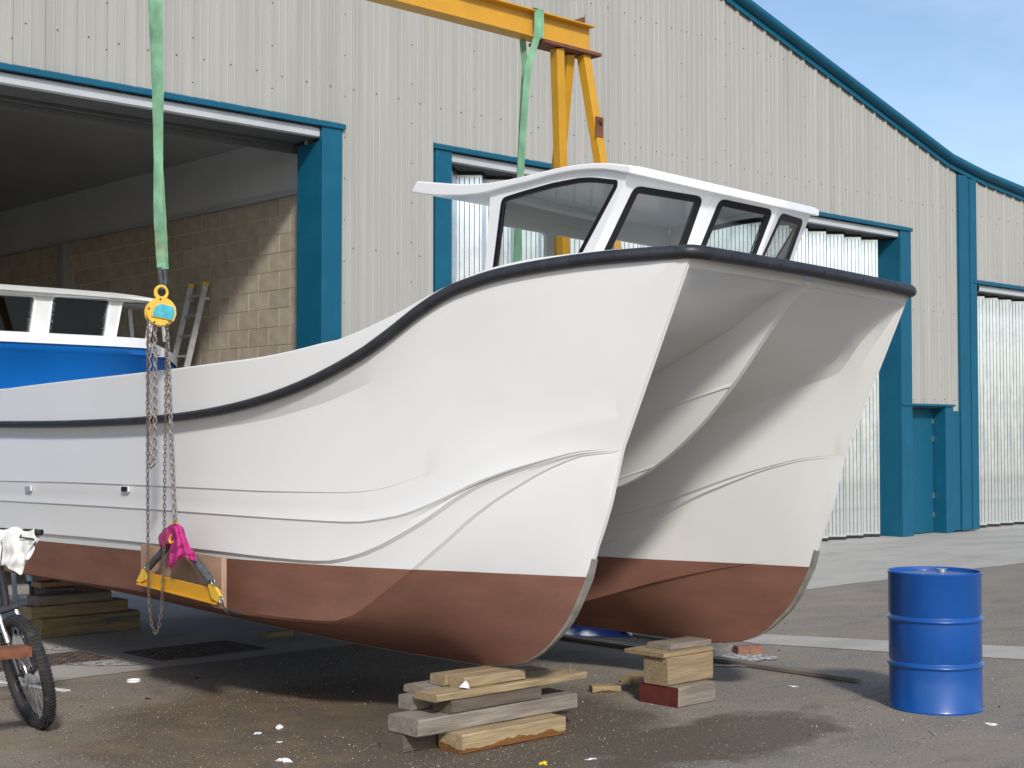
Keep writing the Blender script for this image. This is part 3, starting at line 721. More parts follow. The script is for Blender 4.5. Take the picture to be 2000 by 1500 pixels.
# deck, cockpit floor, inner bulwark
g = MB(); dk = [q for q in ys if q < 7.7]
def capx(y): return -bR(y)+min(.07, .04+bR(y)*.4)+.02
g.grid([[(capx(y)-.005, y, interp(rT, y)-.003), (capx(y)+.01, y, interp(rT, y)-.05), (XC, y, interp(rT, y)-.02), (SP-capx(y)-.01, y, interp(rT, y)-.05), (SP-capx(y)+.005, y, interp(rT, y)-.003)] for y in dk])
g.build('foredeck', M['gel2'], boat, smooth=40)
g = MB(); dk = [q for q in ys if q > 7.5]
for s_ in (0, 1):
    f_ = (lambda x: SP-x) if s_ else (lambda x: x)
    g.grid([[(f_(capx(y)-.002), y, interp(rT, y)-.003), (f_(capx(y)+.12), y, 1.69)] for y in dk])
g.grid([[(capx(y)+.12, y, 1.69), (SP-capx(y)-.12, y, 1.69)] for y in dk]); g.build('cockpit', M['gel2'], boat)
# scupper openings in the near topsides
for (px, py, mt) in ((56, 954, M['rub']), (245, 955.5, M['rub'])):
    p = atl(px, py, 'X', -.935); g = MB()
    ring = [Vector((0, .042*sx_*1.0, .017*sz_)) for sx_, sz_ in ((-1, -.7), (-.8, -1), (.8, -1), (1, -.7), (1, .7), (.8, 1), (-.8, 1), (-1, .7))]
    x_ = -bA(p.y)-.019
    g.prism([Vector((x_, p.y, p.z))+r*1.25 for r in ring], (.012, 0, 0)); o = g.build('scupper', M['gel'], boat)
    g = MB(); g.prism([Vector((x_-.002, p.y, p.z))+r for r in ring], (.01, 0, 0)); g.build('scupper_hole', M['black'] if px > 200 else M['galvd'], o)

# ---- wheelhouse
def rounded(pts, r, n=5):
    out = []; m = len(pts)
    for i in range(m):
        p = Vector(pts[i]); a = Vector(pts[i-1]); b_ = Vector(pts[(i+1) % m]); da = (a-p); db = (b_-p)
        rr = min(r, da.length*.45, db.length*.45); p1 = p+da.normalized()*rr; p2 = p+db.normalized()*rr
        for k in range(n+1):
            t = k/n; out.append((1-t)**2*p1+2*t*(1-t)*p+t*t*p2)
    return out
def plate(name, outer, holes, th, nrm_, mt, parent, smooth=None):
    bm = bmesh.new(); eds = []
    for lp in [outer]+holes:
        vs = [bm.verts.new(p) for p in lp]
        for i in range(len(vs)): eds.append(bm.edges.new((vs[i], vs[(i+1) % len(vs)])))
    bmesh.ops.triangle_fill(bm, use_beauty=True, edges=eds, normal=nrm_)
    ret = bmesh.ops.extrude_face_region(bm, geom=bm.faces[:])
    bmesh.ops.translate(bm, verts=[v for v in ret['geom'] if isinstance(v, bmesh.types.BMVert)], vec=Vector(nrm_)*-th)
    bmesh.ops.recalc_face_normals(bm, faces=bm.faces)
    me = bpy.data.meshes.new(name); bm.to_mesh(me); bm.free(); o = link(name, me, parent, mt)
    if smooth: sharpen(me, smooth)
    return o
def shrink(poly, d, c=None):
    # offset polygon inwards in its own plane
    n = len(poly); cen = sum((Vector(p) for p in poly), Vector())/n
    N_ = Vector()
    for i in range(n): N_ += (Vector(poly[i])-cen).cross(Vector(poly[(i+1) % n])-cen)
    N_.normalize(); out = []
    for i in range(n):
        a = Vector(poly[i-1]); p = Vector(poly[i]); b_ = Vector(poly[(i+1) % n])
        t = ((p-a).normalized()+(b_-p).normalized()).normalized(); out.append(p+N_.cross(t)*d)
    return out
XS = .17
def side_pts(L): return [atl(px, py, 'X', XS) for px, py in L]
wout_px = [(960, 545), (980, 387), (1000, 380), (1030, 371), (1080, 357), (1130, 347.5), (1155, 346), (1207, 351.5), (1206, 365), (1110, 545)]
pan_px = [(940, 640), (958, 372), (980, 367), (1030, 355), (1080, 341), (1130, 332.5), (1180, 331), (1227, 338), (1160, 490), (1136, 545), (1136, 640)]
side_o = side_pts(pan_px); side_w = rounded(side_pts(wout_px), .05)
cabin = boat
def window(poly, nrm_, band, parent):
    inner = shrink(poly, band)
    g = MB(); n_ = Vector(nrm_); rows = []
    for k in range(len(poly)+1):
        a = poly[k % len(poly)]; b_ = inner[k % len(poly)]; rows.append([a-n_*.017, a+n_*.003, b_+n_*.003, b_-n_*.017])
    g.grid(rows); o = g.build('window', M['blackp'], parent)
    plate('pane', inner, [], .006, nrm_, M['glass'], o); return o
for mir in (0, 1):
    fx = (lambda p: Vector((SP-p.x, p.y, p.z))) if mir else (lambda p: p.copy())
    nv = Vector((1, 0, 0)) if mir else Vector((-1, 0, 0))
    po = [fx(p) for p in side_o]; pw = [fx(p) for p in side_w]
    if mir: po = po[::-1]; pw = pw[::-1]
    plate('cabin_side', po, [pw], .035, nv, M['gel2'], boat)
    window(pw, nv, .028, boat)
# front corners
At = atl(1227, 338, 'X', XS); Ab = atl(1136, 545, 'X', XS)
Bt = atl(1399, 370, 'X', .75); Bb0 = atl(1358, 481, 'X', .75); Bb = Bt+(Bb0-Bt)*((Bt.z-Ab.z)/(Bt.z-Bb0.z))
Ct = atl(1524, 397, 'X', 1.32); Cb0 = atl(1484, 500, 'X', 1.32); Cb = Ct+(Cb0-Ct)*((Ct.z-Ab.z)/(Ct.z-Cb0.z))
Dt = Vector((SP-XS, At.y, At.z)); Db = Vector((SP-XS, Ab.y, Ab.z))
print('wn', [tuple(round(c, 2) for c in v) for v in ((Bt-At).cross(Ab-At), (Ct-Bt).cross(Bb-Bt))])
print('cab', [tuple(round(c, 2) for c in v) for v in (At, Ab, Bt, Bb, Ct, Cb, Dt, Db)])
zt_ = (At.z+Bt.z+Ct.z)/3
wins = [([At, Bt, Bb, Ab], [(1240, 362), (1374, 384), (1335, 495), (1160, 530)]), ([Bt, Ct, Cb, Bb], [(1406, 387.5), (1510, 409.5), (1468, 520), (1352, 520)]), ([Ct, Dt, Db, Cb], [(1526, 415.5), (1569, 429), (1530, 540), (1470, 540)])]
for quad, wp in wins:
    n = (quad[1]-quad[0]).cross(quad[3]-quad[0]).normalized()
    if n.y > 0: n = -n
    n2 = (quad[1]-quad[0]).cross(quad[3]-quad[0]).normalized()
    # make the fourth point planar
    q4 = [quad[0], quad[1], quad[2]-n2*((quad[2]-quad[0]).dot(n2)), quad[3]]
    wl_ = rounded([atlp(px, py, quad[0], n) for px, py in wp], .05)
    plate('cabin_front', q4, [wl_], .035, n, M['gel2'], boat)
    window(wl_, n, .042, boat)
# aft bulkhead with two windows and doorway
yA = atl(957, 380, 'X', XS).y+.0
def rect(x0, x1, z0, z1): return rounded([Vector((x0, yA, z0)), Vector((x1, yA, z0)), Vector((x1, yA, z1)), Vector((x0, yA, z1))], .04)
ztp = atl(958, 374, 'X', XS).z
holes = [rect(.28, .67, 2.35, 3.05), rect(1.30, 1.80, 2.35, 3.09), rounded([Vector((.74, yA, 1.76)), Vector((1.19, yA, 1.76)), Vector((1.19, yA, 3.05)), Vector((.74, yA, 3.05))], .04)]
plate('aft_bulkhead', [Vector((XS+.036, yA, 1.7)), Vector((SP-XS-.036, yA, 1.7)), Vector((SP-XS-.036, yA, ztp+.05)), Vector((XS+.036, yA, ztp+.05))], holes, .03, Vector((0, -1, 0)), M['gel2'], boat)
# roof with visor
rt_top = [(816, 352), (855, 355), (905, 358), (955, 355), (1005, 346), (1055, 334), (1092, 325), (1130, 319), (1180, 316), (1232, 321)]
rt_bot = [(802, 375), (842, 381), (892, 382), (930, 379), (957, 374), (980, 367), (1030, 355), (1080, 341), (1130, 332.5), (1180, 331), (1228, 339)]
XR = XS-.03
tt = mono(sorted([(p.y, p.z) for p in (atl(a, b_, 'X', XR) for a, b_ in rt_top)])); tb_ = mono(sorted([(p.y, p.z) for p in (atl(a, b_, 'X', XR) for a, b_ in rt_bot)]))
yfr = tt[0][0]; yaft = tb_[-1][0]; print('roof', tt[0], tt[-1], tb_[0], tb_[-1])
def yfront(x):
    x = min(x, SP-x)
    return lerp(yfr, min(Bt.y, Ct.y)-.02, min(1, max(0, (x-XR)/(.75-XR))))
g = MB(); top = []; bot = []; nx = 25; nu = 26
for i in range(nu+1):
    u = i/nu; rt_ = []; rb = []
    for j in range(nx):
        x = XR+(SP-2*XR)*j/(nx-1); yf = yfront(x); yy = lerp(yf, yaft-.05*0, u); yq = lerp(yfr, yaft, u)
        camb = .003*(1-((x-XC)/(1.1-XR))**2)
        inset = .03 if u > .999 else 0
        edge = .006 if j in (0, nx-1) else 0
        rt_.append((x, yy-(.055 if i == nu else 0), interp(tt, yq)+camb-edge-.32*max(0, yq-yy))); rb.append((x, yy, interp(tb_, yq)+camb*.6-.32*max(0, yq-yy)))
    top.append(rt_); bot.append(rb)
g.grid(top); g.grid(bot, flip=True)
g.grid([[r[0] for r in top], [r[0] for r in bot]]); g.grid([[r[-1] for r in top], [r[-1] for r in bot]], flip=True); g.grid([top[0], bot[0]]); g.grid([top[-1], bot[-1]], flip=True)
o = g.build('cabin_roof', M['gel2'], boat, smooth=32); bevel(o, .008, 3)

# ------------------------------------------------------------------ timber cribbing
def timber(name, label, x0, x1, y0, y1, z0, z1, mt, cat='timber', rz=0, group=None, tilt=0, seed=0, endmat=None):
    c = Vector(((x0+x1)/2, (y0+y1)/2, (z0+z1)/2)); rnd = random.Random(seed+int(x0*100)+int(z0*1000))
    hx, hy, hz = (x1-x0)/2, (y1-y0)/2, (z1-z0)/2; n = max(2, int((x1-x0)/.08)); g = MB(); rows = []
    ch = min(.008, hz*.25)
    loop = [(-hy+ch, -hz), (hy-ch, -hz), (hy, -hz+ch), (hy, hz-ch), (hy-ch, hz), (-hy+ch, hz), (-hy, hz-ch), (-hy, -hz+ch)]
    for i in range(n+1):
        x = -hx+2*hx*i/n; rows.append([Vector((x+rnd.uniform(-.003, .003)*(i in (0, n)), a+rnd.uniform(-.0022, .0022), b_+(rnd.uniform(-.0016, .0016)))) for a, b_ in loop])
    for r in rows: r.append(r[0])
    g.grid(rows)
    b0 = len(g.v); g.v += rows[0][:-1]; g.face(list(range(b0, b0+8)), 1 if endmat else 0); b0 = len(g.v); g.v += rows[-1][:-1]; g.face(list(range(b0, b0+8))[::-1], 0)
    o = g.build(name, [mt]+([endmat] if endmat else []), None, smooth=30); o.location = c; o.rotation_euler = (0, tilt, rz)
    return tag(o, label, cat, group)
GN = 'timbers stacked under the near bow'
timber('timber_baulk', 'pale yellow baulk with wet brown lower edge, at the bottom front of the near stack', 5.22, 6.01, 5.99, 6.19, 0, .105, M['w_yelwet'], group=GN)
timber('timber_baulk', 'dark wet end baulk on the ground at the back left of the near bow stack', 5.0, 6.13, 6.24, 6.44, 0, .10, M['w_dark'], group=GN, rz=.02)
timber('timber_baulk', 'long weathered grey baulk, second course of the near bow stack, with a split left end', 5.0, 6.22, 6.10, 6.36, .107, .198, M['w_grey'], group=GN)
timber('timber_baulk', 'dark stained short baulk in the middle of the near bow stack', 5.235, 5.92, 6.10, 6.26, .200, .276, M['w_dark'], group=GN)
timber('timber_baulk', 'grey baulk behind the dark middle one in the near bow stack', 5.15, 6.12, 6.32, 6.46, .200, .276, M['w_grey'], group=GN)
timber('timber_plank', 'long pale yellow plank with a nail standing in its right end', 5.12, 6.29, 6.09, 6.28, .278, .318, M['w_yel'], group=GN)
timber('timber_plank', 'grey plank lying beside and behind the long yellow plank under the near bow', 5.22, 6.20, 6.31, 6.50, .278, .318, M['w_grey'], group=GN)
timber('timber_block', 'front yellow wood block directly under the near keel', 5.35, 5.82, 6.13, 6.255, .320, .379, M['w_yel'], group=GN)
timber('timber_block', 'rear yellow wood block directly under the near keel', 5.33, 5.81, 6.265, 6.40, .320, .379, M['w_mid'], group=GN)
g = MB(); g.cyl((0, 0, 0), (0, 0, .055), .003, 6); o = g.build('nail', M['chrome']); o.location = at(1123, 1309, 'Z', .318); o.location = Vector((6.2, 6.14, .318)); tag(o, 'long nail standing up in the end of the yellow plank', 'nail')
g = MB(); g.prism([(-.03, 0, -.012), (.028, 0, -.02), (.022, -.004, .012), (.006, -.003, .026)], (0, .002, 0)); o = g.build('paper_scrap', M['paper']); o.location = (5.345, 6.118, .345); o.rotation_euler = (.1, 0, -.75); tag(o, 'white triangular paper scrap stuck on the end of the top yellow block', 'paper scrap')
GF = 'timbers stacked under the far bow'
timber('timber_block', 'weathered grey block with dark red painted end, bottom of the far bow stack', 7.10, 7.47, 6.07, 6.40, 0, .127, M['w_grey'], group=GF, endmat=M['w_redend'])
timber('timber_block', 'thick squared brown block, second in the far bow stack', 7.09, 7.545, 6.15, 6.35, .129, .306, M['w_mid'], group=GF)
timber('timber_plank', 'short brown plank lying on top of the thick squared block by the far keel', 7.07, 7.56, 6.16, 6.50, .308, .336, M['w_mid'], group=GF)
timber('timber_plank', 'small grey sloping wood pad touching the far keel', 7.20, 7.62, 6.22, 6.42, .338, .372, M['w_grey'], group=GF)
o = timber('wood_offcut', 'small orange stained wood offcut lying on the ground between the two bow stacks', -.10, .10, -.045, .045, 0, .045, M['w_yelwet'], cat='offcut'); p = at(1188, 1352, 'Z', 0); o.location = (p.x, p.y+.03, .0225); o.rotation_euler = (0, 0, -.55)
o = timber('wood_offcut', 'small wood offcut behind the red ended block of the far bow stack', -.10, .10, -.06, .06, 0, .06, M['w_yel'], cat='offcut'); p = at(1245, 1336, 'Z', 0); o.location = (p.x+.05, p.y+.05, .03)
GS = 'timbers stacked under the stern'
ps = at(105, 1247, 'Z', 0)
YS_ = ps.y
timber('timber_baulk', 'paint stained green and yellow baulk at the bottom of the stern stack', ps.x-.12, 6.45, YS_, YS_+.25, .004, .172, M['w_paint'], group=GS, rz=.03)
timber('timber_baulk', 'orange brown baulk, second from the ground in the stern stack', ps.x-.2, 6.35, YS_+.03, YS_+.27, .174, .275, M['w_mid'], group=GS, rz=.03)
timber('timber_baulk', 'pale brown baulk, third from the ground in the stern stack', ps.x-.13, 6.2, YS_+.05, YS_+.25, .277, .36, M['w_grey'], group=GS, rz=.03)
timber('timber_block', 'dark short block near the top of the stern stack', ps.x+.3, 6.2, YS_+.07, YS_+.25, .362, .43, M['w_dark'], group=GS, rz=.03)
timber('timber_plank', 'pale plank on top of the stern stack', ps.x-.1, 6.3, YS_+.06, YS_+.24, .432, .475, M['w_yel'], group=GS, rz=.03)

# ------------------------------------------------------------------ yellow gantry
GY = 8.45
gan = empty('lifting_gantry', (9.4, GY, 0), 0, 'yellow steel gantry whose beam crosses above the boat', 'gantry')
def gl(o): o.location = (-9.4, -GY, 0); return o
def ibeam(g, a, b_, h, wd, tf=.014, tw=.010):
    a = Vector(a); b_ = Vector(b_); d = b_-a
    s = d.cross(Vector((0, 0, 1))).normalized(); u = Vector((0, 0, 1))
    pr = [(-wd/2, -h/2), (wd/2, -h/2), (wd/2, -h/2+tf), (tw/2, -h/2+tf), (tw/2, h/2-tf), (wd/2, h/2-tf), (wd/2, h/2), (-wd/2, h/2), (-wd/2, h/2-tf), (-tw/2, h/2-tf), (-tw/2, -h/2+tf), (-wd/2, -h/2+tf)]
    g.prism([a+s*p+u*q_ for p, q_ in pr], d)
g = MB(); ibeam(g, (2.3, GY, 5.055), (8.77, GY, 5.055), .225, .15); gl(bevel(g.build('main_beam', M['yel'], gan), .004))
g = MB(); g.box(8.16, 8.82, GY-.10, GY+.10, 4.912, 4.938); gl(g.build('top_plate', M['rust'], gan))
g = MB(); g.prism([(8.52, GY-.02, 5.17), (8.70, GY-.02, 5.17), (8.70, GY-.02, 5.245)], (0, .012, 0)); gl(g.build('stop_bracket', M['rust'], gan))
FX = 9.38
legs = [((8.36, GY-.03, 4.912), (FX, 9.25, .2)), ((8.56, GY+.04, 4.912), (FX, 9.95, .2)), ((8.68, GY-.02, 4.912), (FX, 8.05, .2))]
for a, b_ in legs:
    g = MB(); g.bar(a, b_, .085, .085, Vector((1, 0, 0))); gl(bevel(g.build('leg', M['yel'], gan), .006))
g = MB(); ibeam(g, (FX, 7.75, .115), (FX, 10.8, .115), .16, .14); gl(g.build('base_beam', M['yel'], gan))
for b_ in ((2.2, 7.4), (2.2, 8.45), (2.2, 9.5)):
    g = MB(); g.bar((2.5, GY, 4.93), (b_[0], b_[1], .2), .10, .10, Vector((1, 0, 0))); gl(g.build('leg', M['yel'], gan))
g = MB(); ibeam(g, (2.2, 7.2, .115), (2.2, 9.7, .115), .16, .14); gl(g.build('base_beam', M['yel'], gan))
g = MB()
for yy in (7.9, 10.6):
    for xx in (FX, 2.2): g.cyl((xx-.03, yy if xx > 5 else yy-.45*(yy-9), .04), (xx+.03, yy if xx > 5 else yy-.45*(yy-9), .04), .035, 14)
gl(g.build('castor', M['black'], gan))
g = MB(); p = atlp  # rusty patch plate with bolt on the right leg
a, b_ = Vector(legs[2][0]), Vector(legs[2][1]); q = a.lerp(b_, (4.912-4.32)/4.7); g.box(q.x-.043, q.x+.043, q.y-.056, q.y-.045, q.z-.10, q.z+.07); g.cyl((q.x, q.y-.06, q.z+.03), (q.x, q.y-.085, q.z+.03), .018, 6); gl(g.build('bolt_plate', M['rust'], gan))

# ------------------------------------------------------------------ slings
def ribbon(pts, widths, normal, th, mt, name, parent, wob=.0):
    # flat webbing following pts; width direction = cross(tangent, normal)
    g = MB(); rows = []; n = len(pts)
    for i, p in enumerate(pts):
        p = Vector(p); t = (Vector(pts[min(i+1, n-1)])-Vector(pts[max(i-1, 0)])).normalized(); N_ = Vector(normal[i] if isinstance(normal, list) else normal)
        s = t.cross(N_).normalized(); N2 = s.cross(t).normalized(); wv = s*widths[i]/2; o = N2*(wob*math.sin(i*1.3)+wob*.6*math.sin(i*2.9+1))
        r = [p-wv+o, p-wv*.5+o+N2*th*.6, p+o+N2*th*.35, p+wv*.5+o+N2*th*.6, p+wv+o, p+wv*.9+o-N2*th, p-wv*.9+o-N2*th]
        r.append(r[0]); rows.append(r)
    g.grid(rows); return g.build(name, mt, parent, smooth=50)
CAMN = -_F
def subd(a, n):
    a = [Vector(p) for p in a]; out = []
    for i in range(len(a)-1):
        for k in range(n): out.append(a[i].lerp(a[i+1], k/n))
    return out+[a[-1]]
# near sling, hanging from the beam to the chain hoist
sl1 = empty('webbing_sling', at(312, 560, 'Y', 8.3), 0, 'green webbing sling carrying the chain hoist, at the left', 'lifting sling', 'green lifting slings on the gantry')
def rel(root, o): o.matrix_parent_inverse = root.matrix_basis.inverted(); return o
Ya = 8.30
P = [at(x, y, 'Y', Ya) for x, y in [(303.5, -110), (304, 0), (309, 180), (309, 420), (312.5, 480), (316, 526)]]
Q = subd(P, 9); W = []
for p in Q:
    t = (Q[0].z-p.z)/(Q[0].z-Q[-1].z); W.append(lerp(.092, .060, min(1, t*1.5)))
rel(sl1, ribbon(Q, W, CAMN, .005, M['green'], 'webbing', sl1, .004))
P = [at(x, y, 'Y', Ya+.02) for x, y in [(297, -110), (297.5, 0), (304, 150), (309, 300), (316, 420), (319, 480), (321, 526)]]
Q = subd(P, 8); rel(sl1, ribbon(Q, [.055]*len(Q), CAMN, .005, M['green'], 'webbing', sl1, .003))
g = MB()
for (x0, x1, x2) in ((311, 314, 318), (320, 323, 321)):
    g.tube(subd([at(x0, 522, 'Y', Ya), at(x1, 545, 'Y', Ya), at(x2, 566, 'Y', Ya-.01)], 4), .015, 8)
rel(sl1, g.build('eye_sleeve', M['sleeve'], sl1, smooth=60))
g = MB(); zc = 5.055; xc = at(303, -100, 'Y', Ya).x
for dx in (-.05, .05): g.tube([(xc+dx, GY-.083, 4.80), (xc+dx, GY-.083, 5.172), (xc+dx, GY-.05, 5.18), (xc+dx, GY+.05, 5.18), (xc+dx, GY+.083, 5.172), (xc+dx, GY+.083, 4.94), (xc+dx, GY+.0, 4.80)], .012, 6)
rel(sl1, g.build('beam_loop', M['green'], sl1))
# far sling
sl2 = empty('webbing_sling', at(1018, 335, 'Y', 8.5), 0, 'green webbing sling wrapped over the beam end, behind the wheelhouse', 'lifting sling', 'green lifting slings on the gantry')
def bx(px, z, dy): p = at(px, 60, 'Y', GY); return Vector((p.x, GY+dy, z))
P = [bx(1037, 5.176, -.079), bx(1036.5, 5.05, -.083), bx(1034, 4.93, -.083), at(1031, 130, 'Y', GY-.06), at(1024, 220, 'Y', GY-.02), at(1018, 320, 'Y', GY), at(1014, 420, 'Y', GY), at(1010, 520, 'Y', GY+.05)]
Q = subd(P, 4); rel(sl2, ribbon(Q, [.055]*len(Q), CAMN, .004, M['green'], 'webbing', sl2, .003))
P = [bx(1044, 5.176, -.079), bx(1044, 5.05, -.083), bx(1043, 4.942, -.083)]
Q = subd(P, 4); rel(sl2, ribbon(Q, [.04]*len(Q), CAMN, .004, M['green'], 'webbing', sl2))
P = [bx(1029, 4.94, .05), at(1025, 130, 'Y', GY+.06), at(1020, 220, 'Y', GY+.04), at(1016, 320, 'Y', GY+.03), at(1012, 420, 'Y', GY+.03), at(1008, 520, 'Y', GY+.06)]
Q = subd(P, 5); rel(sl2, ribbon(Q, [.05]*len(Q), CAMN, .004, M['green'], 'webbing', sl2))
g = MB(); a = bx(1040, 5.18, 0); g.box(a.x-.06, a.x+.04, GY-.083, GY+.083, 5.170, 5.178); rel(sl2, g.build('beam_wrap', M['green'], sl2))

# ------------------------------------------------------------------ chain hoist
HY = 8.22
hc = at(315, 610, 'Y', HY)
ho = empty('chain_hoist', hc, 0, 'yellow hand chain hoist with chipped blue plate, hung on the green sling', 'chain hoist')
ax = -_F.copy(); ax.z = 0; ax = (ax+_R*.25).normalized(); Xh = Vector((0, 0, 1)).cross(ax).normalized(); HM = Matrix((Xh, ax, Vector((0, 0, 1)))).transposed()   # columns: x, toward camera, up
def hp(x, y, z): return HM @ Vector((x, y, z))
def disc(g, r, y0, y1, rx=1.0, seg=36, r1=None, cz=0, cx=0):
    r1 = r if r1 is None else r1; b0 = len(g.v)
    for (rr, yy) in ((0, y0), (r, y0), (r, y1-(.006)), (r-.006, y1), (r1*.0, y1)):
        for k in range(seg): a = 2*math.pi*k/seg; g.v.append(hp(cx+rr*math.cos(a)*rx, yy, cz+rr*math.sin(a)))
    for i in range(4):
        for k in range(seg): g.face([b0+i*seg+k, b0+i*seg+(k+1) % seg, b0+(i+1)*seg+(k+1) % seg, b0+(i+1)*seg+k])
g = MB(); disc(g, .086, -.10, -.01, cx=-.018); disc(g, .092, -.01, .055); g.build('gear_case', M['hyel'], ho, smooth=40)
g = MB(); disc(g, .07, -.125, -.098, cx=-.03); g.build('hand_wheel_cover', M['hyel'], ho, smooth=40)
g = MB(); pl = [(-.055, .0), (-.035, .035), (.0, .045), (.05, .035), (.082, .028), (.086, -.01), (.072, -.045), (.03, -.035), (-.058, -.022)]
g.prism([hp(x*1.08, .052, z*1.3-.004) for x, z in pl], hp(0, .014, 0)); bevel(g.build('raised_rim', M['hyel'], ho), .004)
g = MB(); g.prism([hp(x*.93+.002, .066, z*1.12-.003) for x, z in pl], hp(0, .003, 0)); g.build('name_plate', M['hblue'], ho)
g = MB()
for k in range(5): a = k*1.25+.4; g.cyl(hp(.078*math.cos(a), .053, .078*math.sin(a)), hp(.078*math.cos(a), .060, .078*math.sin(a)), .007, 6)
g.build('cover_bolts', M['rust'], ho)
g = MB(); g.tube([hp(.036*math.cos(2*math.pi*k/24), -.02, .128+.040*math.sin(2*math.pi*k/24)) for k in range(24)], [.009+.0055*max(0, -math.sin(2*math.pi*k/24))+.004*max(0, -math.cos(2*math.pi*k/24)) for k in range(24)], 10, closed=True)
g.cyl(hp(0, -.02, .07), hp(0, -.02, .10), .022, 14); g.build('top_hook', M['hyel'], ho, smooth=60)
# chain links
def link_mesh(L, wdt, r, name, mt):
    g = MB(); pts = []; a_ = (L-wdt)/2; R_ = wdt/2-r
    for k in range(7): t = math.pi*k/6; pts.append((R_*math.cos(t), 0, a_+R_*math.sin(t)))
    for k in range(7): t = math.pi+math.pi*k/6; pts.append((R_*math.cos(t), 0, -a_+R_*math.sin(t)))
    g.tube(pts, r, 6, closed=True); return g.mesh(name, mt, smooth=60)
def chain(path, pitch, me, parent, name='chain_link', merge=None):
    path = subd(path, 30); d = [0]
    for i in range(1, len(path)): d.append(d[-1]+(path[i]-path[i-1]).length)
    s = 0; k = 0; j = 0; out = []
    while s < d[-1]:
        while j < len(d)-2 and d[j+1] < s: j += 1
        t = (s-d[j])/max(1e-6, d[j+1]-d[j]); p = path[j].lerp(path[j+1], t); dr = (path[j+1]-path[j]).normalized()
        q = dr.to_track_quat('Z', 'X').to_matrix().to_4x4() @ Matrix.Rotation((.55 if k % 2 else .55+math.pi/2)+math.pi/8, 4, 'Z')
        out.append(Matrix.Translation(p) @ q); s += pitch; k += 1
    if merge:
        g = MB()
        for m_ in out:
            b0 = len(g.v); g.v += [m_ @ v.co for v in me.vertices]
            for p in me.polygons: g.face([b0+i for i in p.vertices])
        o = g.build(name, merge, parent, fix=False); sharpen(o.data, 60); return o
    for m_ in out:
        o = link(name, me, parent); o.matrix_parent_inverse = Matrix.Identity(4); o.matrix_basis = parent.matrix_basis.inverted() @ m_
lm = link_mesh(.045, .033, .0062, 'chain_link', M['chain'])
hkY = 8.02
hk = at(342, 1018, 'Y', 8.0)
bpy.context.view_layer.update()
chain([at(326, 640, 'Y', HY-.0), at(331, 760, 'Y', HY-.05), at(336, 880, 'Y', HY-.12), hk], .032, lm, ho)
lpth = [at(302.5, 634, 'Y', HY), at(303, 760, 'Y', HY), at(302.5, 895, 'Y', HY), at(300, 908, 'Y', HY), at(296.5, 911, 'Y', HY), at(293.5, 904, 'Y', HY), at(291.5, 880, 'Y', HY), at(291, 760, 'Y', HY), at(292, 632, 'Y', HY)]
chain(lpth, .032, lm, ho)
hm = link_mesh(.036, .021, .0034, 'hand_link', M['rchain'])
hpth = [at(288.5, 630, 'Y', HY-.10), at(288, 800, 'Y', HY-.10), at(289, 1100, 'Y', HY-.10), at(291, 1180, 'Y', HY-.10), at(296, 1220, 'Y', HY-.10), at(303, 1237, 'Y', HY-.10), at(309, 1230, 'Y', HY-.10), at(315, 1195, 'Y', HY-.10), at(320, 1100, 'Y', HY-.10), at(322, 900, 'Y', HY-.10), at(325, 700, 'Y', HY-.10), at(326, 632, 'Y', HY-.10)]
o = chain(hpth, .0262, hm, ho, 'hand_chain', M['rchain']); rel(ho, o); tag(o, kind='stuff')

# ---- spreader gear on the near hull side: plywood pad, spreader bar, bridle, bottom hook, pink towel
XP = -.955
pad = [atl(x, y, 'X', XP-.03) for x, y in [(275, 1063), (437, 1090), (437, 1190), (420, 1187), (395, 1170), (370, 1165), (275, 1140)]]
padw = [BM @ p for p in pad]; nP = (BM.to_3x3() @ Vector((-1, 0, 0))).normalized()
pb = plate('plywood_pad', padw, [], .02, nP, M['ply'], None); tag(pb, 'sheet of worn plywood held against the near hull by the spreader bar', 'plywood pad')
g = MB(); a = BM @ atl(434, 1090, 'X', XP-.034); b_ = BM @ atl(434, 1188, 'X', XP-.034); g.bar(a, b_, .016, .006, nP); o = g.build('edge_tape', mat('tan_tape', (.5, .33, .24), .7), pb)
spr = empty('spreader_bar', hk, 0, 'yellow spreader bar with black bridle straps slung against the near hull', 'spreader bar')
a = BM @ atl(277, 1128, 'X', XP-.10); b_ = BM @ atl(430, 1166, 'X', XP-.10)
g = MB(); d = (b_-a); g.bar(a, b_, .012, .085, nP.cross(d).normalized() if False else Vector((0, 0, 1))); g.bar(a+Vector((-.02, 0, -.038)), b_+Vector((-.02, 0, -.038)), .045, .010); o = rel(spr, g.build('channel', M['yel'], spr)); bevel(o, .003)
g = MB()
e1 = BM @ atl(278, 1118, 'X', XP-.11); g.prism([BM @ atl(x, y, 'X', XP-.12) for x, y in [(266, 1135), (277, 1112), (287, 1110), (284, 1132), (272, 1138)]], nP*-.02)
rel(spr, g.build('end_lug', M['hyel'], spr)); g = MB()
g.prism([BM @ atl(x, y, 'X', XP-.13) for x, y in [(405, 1140), (420, 1148), (432, 1170), (424, 1176), (413, 1168)]], nP*-.02)
rel(spr, g.build('end_lug', M['hyel'], spr))
hb = BM @ atl(333, 1060, 'X', XP-.12)
g = MB(); c1 = BM @ atl(290, 1108, 'X', XP-.12); c2 = BM @ atl(412, 1136, 'X', XP-.12)
g.tube(subd([c1, hb], 6), .024, 10); g.tube(subd([hb+Vector((.02, 0, 0)), BM @ atl(375, 1085, 'X', XP-.13), c2], 5), .026, 10); rel(spr, g.build('bridle_strap', M['sleeve'], spr, smooth=60))
g = MB()
